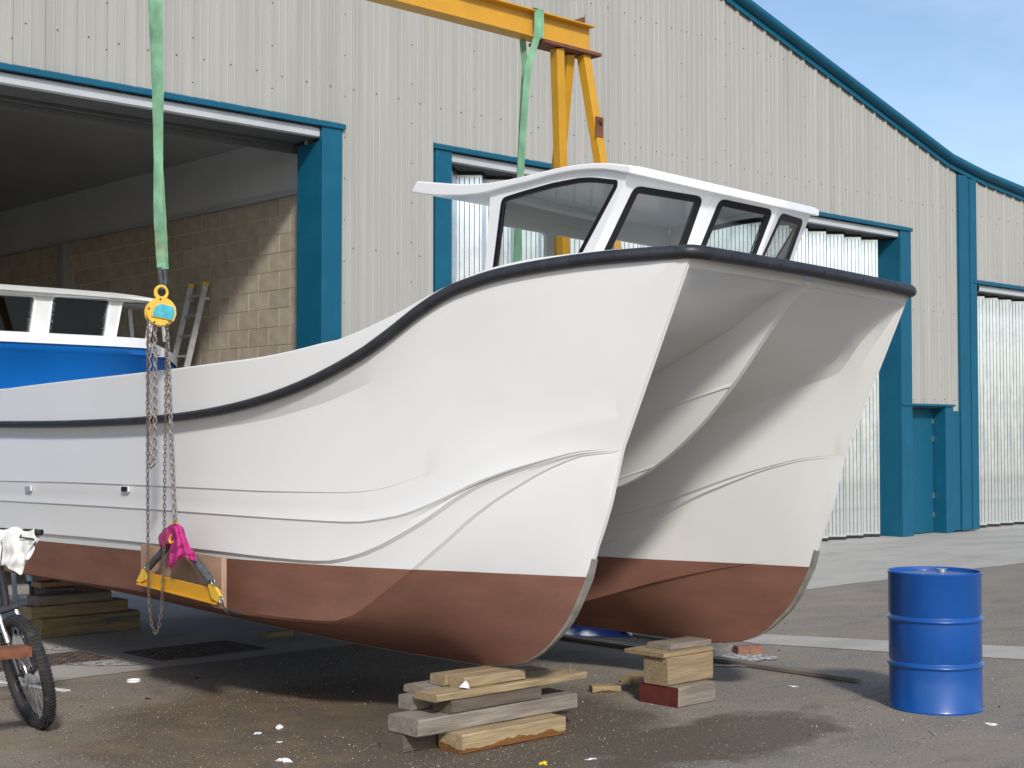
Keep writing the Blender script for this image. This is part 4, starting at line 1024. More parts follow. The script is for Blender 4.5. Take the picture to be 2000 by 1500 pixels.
for (x, y, r) in ((286, 1106, .02), (416, 1137, .02), (432, 1172, .022)):
    c = BM @ atl(x, y, 'X', XP-.13); g.tube([c+Vector((0, -r*math.cos(t_)*.9, r*math.sin(t_))) for t_ in [k*math.pi/5 for k in range(10)]], .005, 6, closed=True)
g.tube(subd([BM @ atl(424, 1170, 'X', XP-.12), BM @ atl(432, 1176, 'X', XP-.11), BM @ atl(440, 1192, 'X', XP-.05), BM @ atl(446, 1199, 'X', XP+.05)], 3), .008, 6)
rel(spr, g.build('shackle', M['chrome'], spr, smooth=60))
g = MB(); g.cyl(BM @ atl(341, 1017, 'X', XP-.16), BM @ atl(341.5, 1027, 'X', XP-.16), .019, 12); g.cyl(BM @ atl(341.5, 1028.5, 'X', XP-.16), BM @ atl(341.5, 1035, 'X', XP-.16), .017, 12)
rel(spr, g.build('hook_swivel', M['hyel'], spr, smooth=40))
g = MB(); hkp = [BM @ atl(x, y, 'X', XP-.17) for x, y in [(341.5, 1034), (340, 1040), (334, 1047), (331, 1053), (332, 1059), (336, 1061), (340, 1057)]]
g.tube(hkp, [.008, .010, .010, .010, .010, .008, .004], 8); rel(spr, g.build('bottom_hook', M['hyel'], spr, smooth=60))
# green strap tails going under the hull
g = MB(); g.tube(subd([BM @ atl(440, 1190, 'X', XP-.02), BM @ atl(460, 1197, 'X', XP+.12), BM @ atl(520, 1212, 'X', -.35)], 5), .012, 8); rel(spr, g.build('under_strap', M['sleeve'], spr))
# slung towels
def cloth(name, ptsfn, nu, nv, mt, label, cat, th=.004):
    g = MB(); rows = [[ptsfn(i/nu, j/nv) for j in range(nv+1)] for i in range(nu+1)]; g.grid(rows); o = g.build(name, mt, None, smooth=80, fix=False)
    s = o.modifiers.new('cloth', 'SOLIDIFY'); s.thickness = th; s.offset = 0
    sub = o.modifiers.new('sub', 'SUBSURF'); sub.levels = 1; sub.render_levels = 1; return tag(o, label, cat)
left = [(339, 1022), (328, 1030), (334, 1052), (333, 1068), (330, 1085), (327, 1102)]
right = [(348, 1024), (358, 1030), (364, 1050), (371, 1066), (381, 1078), (384, 1088)]
def pinkf(u, v):
    k = v*5; i = min(4, int(k)); t = k-i
    lx = lerp(left[i][0], left[i+1][0], t); ly = lerp(left[i][1], left[i+1][1], t); rx = lerp(right[i][0], right[i+1][0], t); ry = lerp(right[i][1], right[i+1][1], t)
    x = lerp(lx, rx, u); y = lerp(ly, ry, u)+ (7*math.sin(u*7+1)*v*v*v if v > .6 else 0)
    off = .055*math.sin(math.pi*u)+.012*math.sin(u*17+v*3)*(.3+v)+.006*math.sin(v*22+u*4)
    p = atl(x, y, 'X', XP-.15-off); return BM @ p
cloth('pink_towel', pinkf, 22, 26, M['pink'], 'bright pink towel draped over the bottom hook and black strap', 'towel')
pk = bpy.data.objects['pink_towel']
g = MB(); rows = []
for i in range(11):
    t = i/10; cx = lerp(336, 315, t); cy = lerp(1035, 1058, t)+3*math.sin(t*3); r = .028+.022*math.sin(math.pi*min(1, t*.8+.1)); c = BM @ atl(cx, cy, 'X', XP-.15); row = []
    for k in range(13):
        a = 2*math.pi*k/12; rr = r*(1+.15*math.sin(a*3+t*5)); row.append(c+Vector((-.6*rr*math.cos(a), .5*rr*math.sin(a)*.8, rr*math.sin(a))))
    rows.append(row)
g.grid(rows); b0 = len(g.v); g.v += rows[-1][:-1]; g.face(list(range(b0, b0+12))); g.build('bunched_corner', M['pink'], pk, smooth=80)
g = MB(); rows = []
for i in range(8):
    t = i/7; c0 = (lerp(331, 341, t*.5), lerp(1082, 1110, t)); wd_ = lerp(22, 3, t)
    rows.append([BM @ atl(c0[0]-2+wd_*u, c0[1]-u*6*(1-t), 'X', XP-.17-.012*math.sin(u*9+t*4)) for u in (0, .25, .5, .75, 1)])
g.grid(rows); o = g.build('hanging_corner', M['pink'], pk, smooth=80, fix=False); s = o.modifiers.new('c', 'SOLIDIFY'); s.thickness = .004

# ------------------------------------------------------------------ blue drum
dp = at(1827.5, 1381, 'Z', 0)
dr = empty('oil_drum', (dp.x, dp.y, 0), 0, 'bright blue steel drum with two rolling hoops standing alone on the asphalt', 'drum')
R0 = .287
pf = [(0, .012), (R0-.012, .012), (R0-.01, 0), (R0+.003, 0), (R0+.005, .010), (R0, .018), (R0, .270)]
for zc_ in (.285, .570):
    pf += [(R0, zc_-.016), (R0+.010, zc_-.007), (R0+.013, zc_), (R0+.010, zc_+.007), (R0, zc_+.016), (R0-.004, zc_+.024), (R0, zc_+.034)]
    if zc_ < .5: pf += [(R0, .545)]
pf += [(R0, .845), (R0+.004, .852), (R0+.005, .862), (R0, .868), (R0-.008, .866), (R0-.010, .848), (R0-.02, .846), (0, .846)]
g = MB(); g.lathe(pf, 96); g.build('drum_body', M['drum'], dr, smooth=38)
g = MB()
g.cyl((.19, .06, .846), (.19, .06, .862), .034, 20); g.build('bung', M['chrome'], dr, smooth=40)
g = MB(); g.cyl((-.17, -.02, .846), (-.17, -.02, .857), .02, 16); g.build('vent_bung', M['chrome'], dr, smooth=40)

# ------------------------------------------------------------------ ladder leaning on the block wall
lad = empty('ladder', (WX-.1, 16.7, 0), 0, 'aluminium ladder leaning against the block wall inside the bay', 'ladder')
tA = at(402, 553, 'X', WX-.10); tB = at(373, 557, 'X', WX-.10)
fA = Vector((WX-.95, tA.y+.10, .005)); fB = Vector((WX-.95, tB.y+.10, .005))
for a, b_ in ((tA, fA), (tB, fB)):
    g = MB(); g.bar(a, b_, .028, .075, Vector((1, 0, .2))); rel(lad, g.build('stile', M['alu'], lad))
    g = MB(); d = (b_-a).normalized(); g.bar(a-d*.012, a+d*.03, .032, .08, Vector((1, 0, .2))); rel(lad, g.build('end_cap', M['hyel'], lad))
rm = None
for k in range(14):
    t = (.16+k*.27)/(tA-fA).length
    if t > 1: break
    a = tA.lerp(fA, t); b_ = tB.lerp(fB, t); g = MB(); g.cyl(a, b_, .017, 8); rel(lad, g.build('rung', M['alu'], lad, smooth=60))
for a, f_ in ((tA, fA), (tB, fB)):
    p = a.lerp(f_, .045); g = MB(); g.box(p.x+.02, p.x+.085, p.y-.015, p.y+.015, p.z-.05, p.z-.01); rel(lad, g.build('bracket', M['alu'], lad))

# ------------------------------------------------------------------ blue boat standing in the bay
B2Y = 14.35; 
b2 = empty('blue_boat', (6.5, 15.3, 0), 0, 'blue hulled boat with unfinished white wheelhouse parked in the mouth of the bay', 'boat')
def rb(o): o.location = (-6.5, -15.3, 0); return o
def hw(x):   # half breadth of the blue hull near the bow
    t = max(0, (x-7.1)/1.6); return .98*math.sqrt(max(0, 1-t**2.8)) if t < 1 else 0
yc = 15.33
xs2 = [1.6+.35*i for i in range(15)]+[6.9, 7.1, 7.3, 7.5, 7.7, 7.85, 8.0, 8.12, 8.22, 8.3, 8.38, 8.46, 8.54, 8.6, 8.65, 8.68, 8.70]
xs2 = sorted(set(xs2)); rows = []
for x in xs2:
    h = hw(x); zt = 2.70-.30*max(0, x-8.0)**1.3
    rows.append([(x, yc-h, zt), (x, yc-h*.985, zt-.09), (x-.02, yc-h*.97+.03*0, zt-.10), (x-.12*max(0, x-6)/2, yc-h*.9, 2.2), (x-.25*max(0, x-6)/2, yc-h*.76, 1.7), (x-.5*max(0, x-6)/2, yc-h*.55, 1.15), (x-.8*max(0, x-6)/2, yc, .75),
                 (x-.5*max(0, x-6)/2, yc+h*.55, 1.15), (x-.25*max(0, x-6)/2, yc+h*.76, 1.7), (x-.12*max(0, x-6)/2, yc+h*.9, 2.2), (x-.02, yc+h*.97, zt-.10), (x, yc+h*.985, zt-.09), (x, yc+h, zt)])
g = MB(); g.grid(rows); rb(g.build('hull', M['blueg'], b2, smooth=50))
g = MB(); rr_ = [[(x, yc-hw(x)-.02, 2.685), (x, yc-hw(x)-.02, 2.79), (x, yc-max(0, hw(x)-.08), 2.80), (x, yc+max(0, hw(x)-.08), 2.80), (x, yc+hw(x)+.02, 2.79), (x, yc+hw(x)+.02, 2.685)] for x in xs2 if x < 8.05]
g.grid(rr_); rb(g.build('gunwale', M['gel2'], b2))
g = MB(); rr_ = [[(x+.02, yc+q_[0]*(hw(x)+q_[1]) if hw(x)+q_[1] > 0 else yc, q_[2]-.30*max(0, x-8.0)**1.3) for q_ in ((-1, .015, 2.64), (-1, .02, 2.74), (-1, -.03, 2.755), (1, -.03, 2.755), (1, .02, 2.74), (1, .015, 2.64))] for x in xs2 if x >= 7.99]
g.grid(rr_); rb(g.build('bow_rail', M['lining'], b2))
# wheelhouse
zs0, zs1 = 2.78, 3.33
for side in (0, 1):
    Yw = B2Y+.12 if not side else yc+.86; ex = .0
    def rc(a): return rounded([at(px, py, 'Y', B2Y+.12) for px, py in a], .045)
    outer = [at(px, py, 'Y', B2Y+.12) for px, py in [(-420, 668), (-420, 555), (0, 566), (306, 584), (292, 676)]]
    wins2 = [rc([(-75, 650), (-75, 572), (68, 580), (58, 653)]), rc([(94, 656), (104, 579), (214, 585), (203, 661)]), rc([(226, 663), (240, 588), (297, 591), (286, 667)]), rc([(-230, 648), (-230, 568), (-110, 572), (-110, 650)])]
    dy = Vector((0, Yw-(B2Y+.12), 0)); nv = Vector((0, -1 if not side else 1, 0))
    outer = [p+dy for p in outer]; wins2 = [[p+dy for p in w_] for w_ in wins2]
    rb(plate('cabin_side', outer, wins2, .04, nv, M['scuff'], b2))
    if not side:
        for wi in range(3):
            fr = shrink(wins2[wi], -.022); o = rb(plate('window_surround', [p+nv*.004 for p in fr], [[p+nv*.004 for p in wins2[wi]]], .004, nv, M['gel2'], b2))
        # frayed masking film round the two left windows
        for wi in (0, 1):
            g = MB(); poly = wins2[wi]; rnd = random.Random(5+wi); n = len(poly); cen = sum(poly, Vector())/n
            for i in range(n):
                a = poly[i]; b_ = poly[(i+1) % n]; L_ = (b_-a).length; m_ = max(1, int(L_/.006)); horizontal = abs(b_.z-a.z) < L_*.5
                for k in range(m_):
                    p = a.lerp(b_, k/m_); inn_ = (cen-p).normalized(); ln = rnd.uniform(.006, .022) if horizontal else rnd.uniform(.015, .055)
                    dirn = (Vector((1 if cen.x > p.x else -1, 0, rnd.uniform(-.5, .1))) if not horizontal else Vector((rnd.uniform(-.3, .3), 0, 1 if cen.z > p.z else -1))).normalized()
                    b0 = len(g.v); tt_ = (b_-a).normalized()*.002; yo = Vector((0, .012+rnd.uniform(-.01, .01), 0))
                    g.v += [p-tt_+yo, p+tt_+yo, p+dirn*ln+yo]; g.face([b0, b0+1, b0+2])
            tag(rb(g.build('torn_film', M['film'], b2, fix=False)), kind='stuff')
            rb(plate('pane', [p+Vector((0, .03, 0)) for p in poly], [], .005, nv, M['dglass'], b2))
xq = at(306, 584, 'Y', B2Y+.12).x; xq2 = at(292, 676, 'Y', B2Y+.12).x; xl = at(-420, 560, 'Y', B2Y+.12).x
g = MB(); rows = []
for j in range(13):
    v = j/12; yy = lerp(B2Y+.06, yc+.92, v); zc_ = 3.22+.11*(1-(2*v-1)**4); xe = xq+.03+.22*(1-(2*v-1)**4)
    rows.append([(xl-.2, yy, zc_), (xq-.9, yy, zc_), (xq-.4, yy, zc_-.005), (xq-.15, yy, zc_-.015), (lerp(xq, xe, .5), yy, zc_-.035), (xe, yy, zc_-.075), (xe-.01, yy, 3.195), (xq-.3, yy, 3.185), (xl-.2, yy, 3.185)])
g.grid(rows); rb(g.build('cabin_roof', M['scuff'], b2, smooth=50))
for yy in (B2Y+.2, yc, yc+.75):
    g = MB(); g.bar((xq+.12, yy, 3.2), (xq2+.25, yy, 2.78), .05, .05); rb(g.build('windscreen_post', M['scuff'], b2))
g = MB(); g.box(xl-.1, xq-.05, B2Y+.17, yc+.8, 3.165, 3.178); rb(g.build('roof_shade_sheet', M['ceil'], b2))  # dark sheet added to paint in the unlit underside of the roof
g = MB(); g.box(2.0, xq2+.2, B2Y+.15, yc+.8, 2.60, 2.70); rb(g.build('deck', M['lining'], b2))
for (x_, y_) in ((3.2, 15.0), (3.2, 15.6), (6.2, 15.0), (6.2, 15.6)):
    g = MB(); g.bar((x_, y_, .02), (x_, y_, 1.3), .1, .1); rb(g.build('prop', M['w_dark'], b2))

# ------------------------------------------------------------------ bicycle, only its front end in view
wb_ = at(83, 1424, 'Z', .0)
dcam = (wb_-CAM).dot(_F)
mj = (-_R*37+_U*115).normalized()            # wheel's long axis as it leans
perp = (_R*115+_U*37).normalized()
vw_ = (-ray(52, 1308)).normalized(); perp = (perp-vw_*perp.dot(vw_)).normalized()
n_w = (perp*-1*.955+vw_*.29).normalized() # visible face looks left and to the camera
WR = .347
up_w = (mj-n_w*mj.dot(n_w)).normalized(); fw_w = n_w.cross(up_w).normalized()
wc_ = wb_+up_w*WR+Vector((0, 0, .0))
bike = empty('mountain_bike', (wc_.x, wc_.y, 0), 0, 'dark mountain bike with knobbly front tyre and suspension fork at the left edge', 'bicycle')
def wpnt(r, a, off=0): return wc_+(up_w*math.cos(a)+fw_w*math.sin(a))*r+n_w*off
def bk(o): return rel(bike, o)
ft = MB(); NS = 72; rows = []
for i in range(NS+1):
    a = 2*math.pi*i/NS; row = []
    for k in range(13):
        b__ = 2*math.pi*k/12; row.append(wpnt(WR-.033+.032*math.cos(b__), a, .036*math.sin(b__)))
    rows.append(row)
ft.grid(rows)
for i in range(90):
    for off, w_ in ((-.028, .011), (-.0095, .013), (.0095, .013), (.028, .011)):
        a = 2*math.pi*(i+(.5 if abs(off) < .01 else 0))/90; rr0 = WR-.003-(.010 if abs(off) > .01 else 0); da = .012
        b0 = len(ft.v)
        for r_k in (rr0, rr0+.0055):
            for (da_, o_) in ((-da, -w_/2), (da, -w_/2), (da, w_/2), (-da, w_/2)): ft.v.append(wpnt(r_k, a+da_, off+o_))
        for q_ in ((4, 5, 6, 7), (0, 1, 5, 4), (1, 2, 6, 5), (2, 3, 7, 6), (3, 0, 4, 7)): ft.face([b0+t for t in q_])
wheel = bk(ft.build('front_wheel', M['tyre'], bike, smooth=50, fix=False))
g = MB(); rows = []
for i in range(NS+1):
    a = 2*math.pi*i/NS; rows.append([wpnt(r_, a, o_) for r_, o_ in ((WR-.052, -.013), (WR-.062, -.010), (WR-.066, 0), (WR-.062, .010), (WR-.052, .013), (WR-.05, 0), (WR-.052, -.013))])
g.grid(rows); o = g.build('rim', M['bikeb'], wheel, smooth=50)
g = MB()
for i in range(32):
    a = 2*math.pi*i/32; s_ = 1 if i % 2 else -1; g.tube([wpnt(.02, a+s_*1.2, .028*s_), wpnt(WR-.064, a, 0)], .0011, 4)
g.build('spokes', M['chrome'], wheel)
g = MB(); g.tube([wpnt(0, 0, -.055), wpnt(0, 0, .055)], .013, 12); g.tube([wpnt(0, 0, -.035), wpnt(0, 0, -.025)], .026, 14); g.tube([wpnt(0, 0, .025), wpnt(0, 0, .035)], .026, 14); g.build('hub', M['bikeb'], wheel, smooth=50)
g = MB(); g.tube([wpnt(.08, 2*math.pi*k/24, .03) for k in range(24)], .006, 6, closed=True); g.build('brake_disc', M['chrome'], wheel)
# white lettering blocks on the sidewall
for (a0, n_) in ((2.55, 7), (2.25, 3)):
    g = MB()
    for k in range(n_):
        a = a0+k*.032; b0 = len(g.v)
        for (r_, aa) in ((WR-.042, a), (WR-.042, a+.022), (WR-.026, a+.022), (WR-.026, a)): g.v.append(wpnt(r_, aa, .0278 if r_ > WR-.03 else .0268))
        g.face([b0, b0+1, b0+2, b0+3])
    g.build('sidewall_print', M['print'], wheel, fix=False)
# fork
st_ = (up_w+fw_w*-.22).normalized() if (fw_w.dot(-_F) > 0) else (up_w+fw_w*.22).normalized()
cr_ = wc_+st_*.40
hdir = ray(-8, 1034); hbar = CAM+hdir*(((cr_-CAM).dot(_F)+.02)/hdir.dot(_F))
for s_ in (-1, 1):
    o_ = n_w*.052*s_
    g = MB(); g.tube([wc_+o_, wc_+o_+st_*.2], [.016, .018], 10); bk(g.build('fork_lower', M['bikeb'], bike, smooth=50))
    g = MB(); g.tube([wc_+o_+st_*.2, cr_+o_], .0155, 10); bk(g.build('fork_stanchion', M['chrome'], bike, smooth=50))
g = MB(); g.bar(cr_-n_w*.075, cr_+n_w*.075, .05, .045, st_); g.tube([cr_, hbar-Vector((0, 0, .03))], .02, 12); bk(bevel(g.build('fork_crown', M['bikeb'], bike), .008))
grip_t = at(82, 1040, 'X', 0)  # direction only
hd = ray(82, 1040); tz = ((hbar-CAM).dot(_F)-.08)/hd.dot(_F); grip = CAM+hd*tz
bl = (grip-hbar).normalized(); hl = hbar-bl*.34
g = MB(); g.tube(subd([hl, hbar-bl*.1, hbar, hbar+bl*.1, grip], 3), .0125, 10); g.bar(hbar-Vector((0, 0, .04)), hbar+Vector((0, 0, .01)), .045, .045); bk(g.build('handlebar', M['bikeb'], bike, smooth=50))
for e_, s_ in ((grip, -1), (hl, 1)):
    g = MB(); g.tube([e_, e_+bl*s_*.025, e_+bl*s_*.12], [.019, .0175, .0165], 12); bk(g.build('grip', M['tyre'], bike, smooth=50))
    g = MB(); q0 = e_+bl*s_*.13; g.tube([q0-Vector((0, 0, .01)), q0+(-_F)*.05-Vector((0, 0, .03)), q0-bl*s_*.10+(-_F)*.06-Vector((0, 0, .035))], .005, 6); bk(g.build('brake_lever', M['bikeb'], bike, smooth=50))
# head tube and frame heading out of view
tail = wc_-fw_w*(1 if fw_w.dot(_R) > 0 else -1)*0
bd = (_F*.55-_R*.85); bd.z = 0; bd.normalize()
rear = Vector((wc_.x, wc_.y, 0))+bd*1.08; rear.z = WR
sdr = (hbar-cr_).normalized(); ht0 = cr_+sdr*.03; ht1 = cr_+sdr*.15; bbx = Vector((wc_.x, wc_.y, .31))+bd*.66; seat = bbx+bd*.17+Vector((0, 0, .48))
g = MB(); g.tube([ht0-sdr*.02, ht1+sdr*.02], .026, 12); g.tube([ht0, bbx], .021, 10); g.tube([ht1, seat-Vector((0, 0, .06))], .018, 10); g.tube([bbx, seat], .017, 10)
for s_ in (-1, 1):
    sd_ = Vector((-bd.y, bd.x, 0))*.06*s_; g.tube([bbx+sd_*.5, rear+sd_], .010, 8); g.tube([seat-Vector((0, 0, .1))+sd_*.3, rear+sd_], .009, 8)
bk(g.build('frame', M['bikeb'], bike, smooth=50))
g = MB(); sdv = Vector((-bd.y, bd.x, 0))
rows = []
for i in range(49):
    a = 2*math.pi*i/48; rows.append([rear+(bd*math.cos(a)+Vector((0, 0, 1))*math.sin(a))*(WR-.028+.026*math.cos(k*math.pi/4))+sdv*.026*math.sin(k*math.pi/4) for k in range(9)])
g.grid(rows)
g.tube([rear+sdv*.05, rear-sdv*.05], .015, 8)
for i in range(24): a = 2*math.pi*i/24; g.tube([rear, rear+(bd*math.cos(a)+Vector((0, 0, 1))*math.sin(a))*(WR-.05)], .0012, 4)
bk(g.build('rear_wheel', M['tyre'], bike, smooth=50, fix=False))
g = MB(); sp_ = seat+Vector((0, 0, .14)); g.tube([seat, sp_], .014, 8); g.tube([sp_-bd*.12, sp_-bd*.03, sp_+bd*.08, sp_+bd*.13], [.02, .03, .06, .05], 10); bk(g.build('saddle', M['bikeb'], bike, smooth=50))
g = MB()
for k, (dx, dl) in enumerate(((.03, .20), (-.04, .16), (-.10, .22))):
    a = hbar+bl*dx; g.tube([a, a-Vector((0, 0, .10))+_R*.03-_F*.05, a-Vector((0, 0, .22))+_R*.02*(1-k)-_F*.05, cr_+n_w*.03*(k-1)], .0028, 6)
bk(g.build('brake_cable', M['black'], bike, smooth=60))
# white cloth over the handlebar
barpts = [hbar-bl*.10, grip-bl*.03]
hang = [(.0, .20), (.25, .21), (.45, .20), (.6, .235), (.74, .25), (.80, .24), (.85, .155), (.93, .15), (1, .09)]
def tow(u, v):
    p = barpts[0].lerp(barpts[1], u); s = (v-.42)
    hx = interp(hang, u)
    side = -_F*1.0
    if s >= 0:
        L_ = s/.58*hx; o = side*(.022+.02*math.sin(min(1, s*6)))+Vector((0, 0, 0))
    else:
        L_ = -s/.42*hx*.8; o = -side*.022
    top = .02*math.cos(min(1, abs(s)*8)*math.pi/2)
    f_ = .018*math.sin(u*19+1+v*2)*min(1, abs(s)*3)+.008*math.sin(u*41+v*9)*min(1, abs(s)*4)+.006*math.sin(v*30+u*11)
    return p+o+side*f_+bl*.012*math.sin(v*14+u*5)+Vector((0, 0, top-L_+.012*math.sin(u*13)))
cloth('white_towel', tow, 34, 30, M['wtowel'], 'crumpled white towel draped over the bicycle handlebar', 'towel')
# rusty steel channel end poking in at the left edge
rs = at(54, 1262, 'X', 0); hdv = ray(54, 1262); pe = CAM+hdv*(8.05/hdv.dot(_F))
tip = pe; dirr = (-_R*.80-_F*.6); dirr.z = 0; dirr.normalize()
ra = empty('steel_channel', (pe.x, pe.y, 0), 0, 'rusty steel channel end on a low stand poking in beside the bicycle wheel', 'steel channel')
g = MB(); g.bar(tip+Vector((0, 0, -.0)), tip+dirr*1.6, .15, .008, Vector((0, 0, 1))); 
side_ = dirr.cross(Vector((0, 0, 1))).normalized()
for s_ in (-1, 1): g.bar(tip+side_*.071*s_+Vector((0, 0, -.025)), tip+dirr*1.6+side_*.071*s_+Vector((0, 0, -.025)), .007, .05)
rel(ra, g.build('channel', M['rust'], ra))
g = MB()
for s_ in (-1, 1): q_ = tip+dirr*.9; g.bar(q_+side_*.03*s_, Vector((q_.x, q_.y, 0))+side_*.2*s_, .04, .04)
rel(ra, g.build('stand', M['rust'], ra))

# ------------------------------------------------------------------ things lying about
def pipe(pts, r, mt, label, cat, name):
    g = MB(); g.tube(pts, r, 8); return tag(g.build(name, mt, None, smooth=60), label, cat)
a = at(1085, 1243, 'Z', .02); b_ = at(1678, 1329, 'Z', .02); 
for k, (da, db, l_) in enumerate((((0, 0), (0, 0), 'long weathered batten lying on the asphalt past the far bow stack'), ((.06, .1), (.055, .14), 'second weathered batten lying just behind the first one'))):
    A_ = a+Vector((da[0], da[1], 0)); B_ = b_+Vector((db[0], db[1], 0)); g = MB(); g.bar(A_, B_, .05, .032, Vector((0, 0, 1))); tag(bevel(g.build('batten', M['pipe']), .005), l_, 'batten', 'battens lying on the asphalt')
# blue tarpaulin edge under far hull
pc = at(1165, 1236, 'Z', .02); g = MB(); rows = []
for i in range(13):
    u = i/12; x_ = lerp(1095, 1235, u); wd_ = 1-abs(2*u-1)**2.2
    y0_ = 1240+3*u; pA = at(x_, y0_+1, 'Z', .004); pB = at(x_, 1215+14*u-4*wd_, 'Z', .004)
    rows.append([pA, pA.lerp(pB, .25)+Vector((0, 0, .05*wd_)), pA.lerp(pB, .6)+Vector((0, 0, .09*wd_)), pB])
g.grid(rows); tag(g.build('blue_basin', M['bluet'], None, smooth=60), 'shallow blue plastic tray on the ground under the far hull', 'tray')
p = at(1410, 1276, 'Z', 0); t = empty('round_pad', (p.x, p.y+.1, 0), 0, 'flat round grey disc lying on the ground behind the far bow stack', 'disc')
g = MB(); g.lathe([(0, .045), (.12, .045), (.14, .06), (.165, .055), (.17, .03), (.16, 0), (0, 0)], 28); g.build('disc', M['rock'], t, smooth=40)
p = at(1382, 1262, 'Z', .045); g = MB(); g.box(-.09, .09, -.06, .06, 0, .05); o = bevel(g.build('orange_box', M['orange']), .01); o.location = (p.x, p.y+.25, 0); tag(o, 'small orange box on the ground just behind the far keel', 'box')
g = MB(); g.box(-.11, .11, -.052, .052, 0, .07); o = bevel(g.build('brick', M['brick']), .006); p = at(1470, 1279, 'Z', 0); o.location = (p.x, p.y+.04, 0); o.rotation_euler = (0, 0, -.5); tag(o, 'single brown brick lying on the asphalt to the right of the far bow stack', 'brick')
# white rim
p = at(261, 1331, 'Z', 0); t = empty('plastic_lid', (p.x, p.y, 0), 0, 'white round plastic lid lying on the ground under the near hull', 'lid')
g = MB(); g.lathe([(0, .006), (.04, .006), (.043, .014), (.047, .014), (.048, 0), (0, 0)], 32); g.build('lid', M['paper'], t, smooth=40)
# white lath by the bicycle
a = at(-40, 1326, 'Z', .006); b_ = at(132, 1349, 'Z', .006); g = MB(); g.bar(a, b_, .05, .008); tag(g.build('lath', M['scuff']), 'thin white lath lying on the ground behind the bicycle wheel', 'lath')
# scraps
def scrap(px, py, s, mt, label, seed, cat='scrap', flat=.35, grp='scraps lying on the asphalt'):
    rnd = random.Random(seed); g = MB(); bmx = bmesh.new(); bmesh.ops.create_icosphere(bmx, subdivisions=2, radius=s)
    for v in bmx.verts:
        v.co *= .75+1.1*noise.noise(v.co/s*1.6+Vector((seed, 0, 0))); v.co.z = abs(v.co.z)*flat; v.co.x *= 1.5
    me = bpy.data.meshes.new('scrap'); bmx.to_mesh(me); bmx.free(); me.materials.append(mt); sharpen(me, 25)
    o = bpy.data.objects.new('scrap', me); COL.objects.link(o); p = at(px, py, 'Z', 0); o.location = (p.x, p.y, 0); o.rotation_euler = (0, 0, rnd.uniform(0, 3)); tag(o, label, cat, grp)
yelm = mat('yellow_foam', (.75, .55, .03), .6)
scrap(1062, 1493, .018, yelm, 'small bright yellow lump on the asphalt at the bottom centre', 1, flat=.9)
scrap(1155, 1483, .020, M['paper'], 'white paper crumb on the asphalt below the near bow stack', 2)
scrap(503, 1434, .028, M['paper'], 'curled white shaving on the asphalt left of the near bow stack', 3)
scrap(546, 1423, .024, M['paper'], 'pale folded scrap on the asphalt nearest the left of the near bow stack', 4, flat=.8)
scrap(553, 1487, .026, M['paper'], 'bright white crumpled scrap at the bottom edge left of centre', 5, flat=.7)
scrap(546, 1450, .016, M['paper'], 'tiny white scrap between the curled shaving and the bright white one', 6)
scrap(1119, 1272, .030, M['w_yel'], 'yellowish wood chip on the asphalt between the two hulls', 8)
scrap(1937, 1415, .028, M['paper'], 'white scrap on the asphalt at the right of the blue drum', 9)
scrap(1550, 1341, .022, M['paper'], 'white scrap on the asphalt below the battens', 10)
scrap(1655, 1331, .024, M['paper'], 'white crumb against the near end of the battens', 11)
scrap(288, 1365, .020, M['tyre'], 'black crumb on the asphalt below the white lid', 12)
scrap(385, 1325, .022, M['tyre'], 'black crumb on the asphalt to the right of the white lid', 13)
a = at(1814, 1424, 'Z', .005); b_ = at(1828, 1437, 'Z', .005); g = MB(); g.tube([a, b_], .004, 5); tag(g.build('steel_pin', M['chrome']), 'thin steel pin lying on the asphalt in front of the blue drum', 'pin')
o = timber('wood_offcut', 'yellowish wood offcut lying in the shade under the near hull', -.13, .13, -.04, .04, 0, .05, M['w_yel'], cat='offcut'); p = at(543, 1245, 'Z', 0); o.location = (p.x, p.y, .029)
# resin spill
def splash(px, py, rx, ry, label, mt, seed):
    p = at(px, py, 'Z', 0); g = MB(); n = 40; vs = [Vector((p.x, p.y, .0085))]
    for k in range(n):
        a = 2*math.pi*k/n; r = 1+.55*noise.noise(Vector((math.cos(a)*1.8+seed, math.sin(a)*1.8, 0)))+.3*noise.noise(Vector((math.cos(a)*6+seed, math.sin(a)*6, 4)))
        vs.append(Vector((p.x+rx*r*math.cos(a)*.73+ry*r*math.sin(a)*.68, p.y-rx*r*math.cos(a)*.68+ry*r*math.sin(a)*.73, .0085)))
    g.v = vs
    for k in range(n): g.face([0, 1+k, 1+(k+1) % n])
    tag(g.build('spill', mt, None, fix=False), kind='structure')
M['spill'] = mat('white_residue', (.5, .5, .49), .7, var=.3, vscale=20, dirt=(.10, .09, .08), dirt_amt=.95, dscale=26, dcov=.44)
splash(1448, 1283, .22, .30, '', M['spill'], 2); splash(205, 1276+22, .30, .10, '', M['spill'], 5); splash(1465, 1302, .26, .05, '', M['spill'], 8); splash(120, 1268, .12, .1, '', M['spill'], 11)
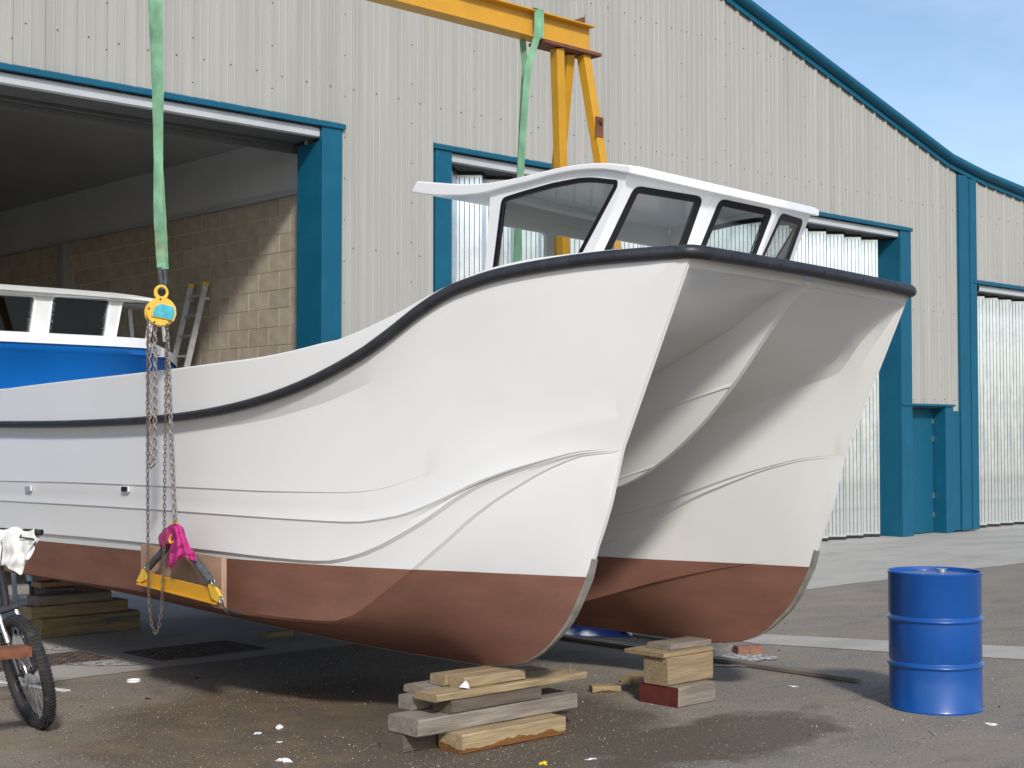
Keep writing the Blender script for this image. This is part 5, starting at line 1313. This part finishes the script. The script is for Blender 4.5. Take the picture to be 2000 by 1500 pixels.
# grit and flakes: too many to count
def grit(name, n, mt, smin, smax, box, seed, dens=None):
    rnd = random.Random(seed); g = MB(); k = 0
    while k < n:
        x = rnd.uniform(box[0], box[1]); y = rnd.uniform(box[2], box[3])
        if noise.noise(Vector((x*.9, y*.9, seed))) < rnd.uniform(-.5, .45): continue
        if y > 9.5 and x < 25 and rnd.random() > .12: continue
        s = rnd.uniform(smin, smax)*(1 if rnd.random() > .04 else 2); a = rnd.uniform(0, 6.3); z = .001+ (.004 if y > 9.65 else 0); b0 = len(g.v)
        c_, s_ = math.cos(a)*s, math.sin(a)*s*.6
        g.v += [Vector((x+c_, y+s_, z)), Vector((x-s_, y+c_*.5, z)), Vector((x-c_*.8, y-s_, z)), Vector((x+s_, y-c_*.5, z)), Vector((x, y, z+s*.7))]
        for q_ in ((0, 1, 4), (1, 2, 4), (2, 3, 4), (3, 0, 4)): g.face([b0+t_ for t_ in q_])
        k += 1
    return tag(g.build(name, mt, None, fix=False), 'fine '+name.replace('_', ' ')+' scattered over the asphalt', None, None, 'stuff')
grit('pale_flakes', 9000, mat('pale_flake', (.60, .57, .52), .9), .0014, .0040, (2.5, 10.5, 3.6, 9.8), 3)
grit('tan_grit', 5200, mat('tan_grit', (.34, .27, .19), .9), .0015, .005, (2.5, 11, 3.6, 9.8), 5)
grit('dark_grit', 2600, mat('dark_grit', (.035, .03, .027), .9), .003, .008, (2.5, 13, 3.6, 12), 7)

# workshop clutter seen under the stern: trestle, clamp, red tool box
p = at(100, 1185, 'Z', .1); tr_ = empty('steel_trestle', (p.x, p.y+1.2, 0), 0, 'dark steel trestle standing in the gloom behind the stern timbers', 'trestle')
g = MB()
for (dx, dy) in ((-.3, -.25), (.3, -.25), (-.3, .25), (.3, .25)): g.bar((dx*.6, dy*.4, .62), (dx, dy, .005), .04, .04)
g.bar((-.35, 0, .64), (.35, 0, .64), .06, .06); g.build('trestle_frame', M['galvd'], tr_)
p = at(118, 1150, 'Z', .3); g = MB(); g.box(-.16, .16, -.1, .1, 0, .16); o = bevel(g.build('tool_case', M['red']), .01); p = at(118, 1150, 'Y', 13.2); o.location = (p.x, 13.2, .28); tag(o, 'red tool case lying on a crate behind the stern timbers', 'tool case')
g = MB(); g.box(-.22, .22, -.16, .16, 0, .27)
o = bevel(g.build('crate', M['w_dark']), .01); o.location = (p.x, 13.2, .004); tag(o, 'dark wooden crate under the red tool case', 'crate')
p = at(62, 1140, 'Z', .3); p = at(62, 1143, 'Y', 12.9); js = empty('jack_stand', (p.x, 12.9, 0), 0, 'small black jack stand with flat foot on the concrete by the stern', 'jack stand')
g = MB(); g.box(-.09, .09, -.09, .09, .004, .03); g.cyl((0, 0, .03), (0, 0, .36), .022, 10); g.box(-.05, .05, -.05, .05, .36, .38); g.build('stand', M['bikeb'], js)
g = MB(); rows = []
for i in range(16):
    rows.append([(4.0+i*.11, 12.2+j*.12, .006+.10*max(0, noise.noise(Vector((i*.4, j*.5, 2))))+.02) for j in range(9)])
g.grid(rows); tag(g.build('grey_sheet', M['lining'], None, smooth=70, fix=False), 'crumpled pale grey sheet on the concrete beyond the bicycle', 'sheet')
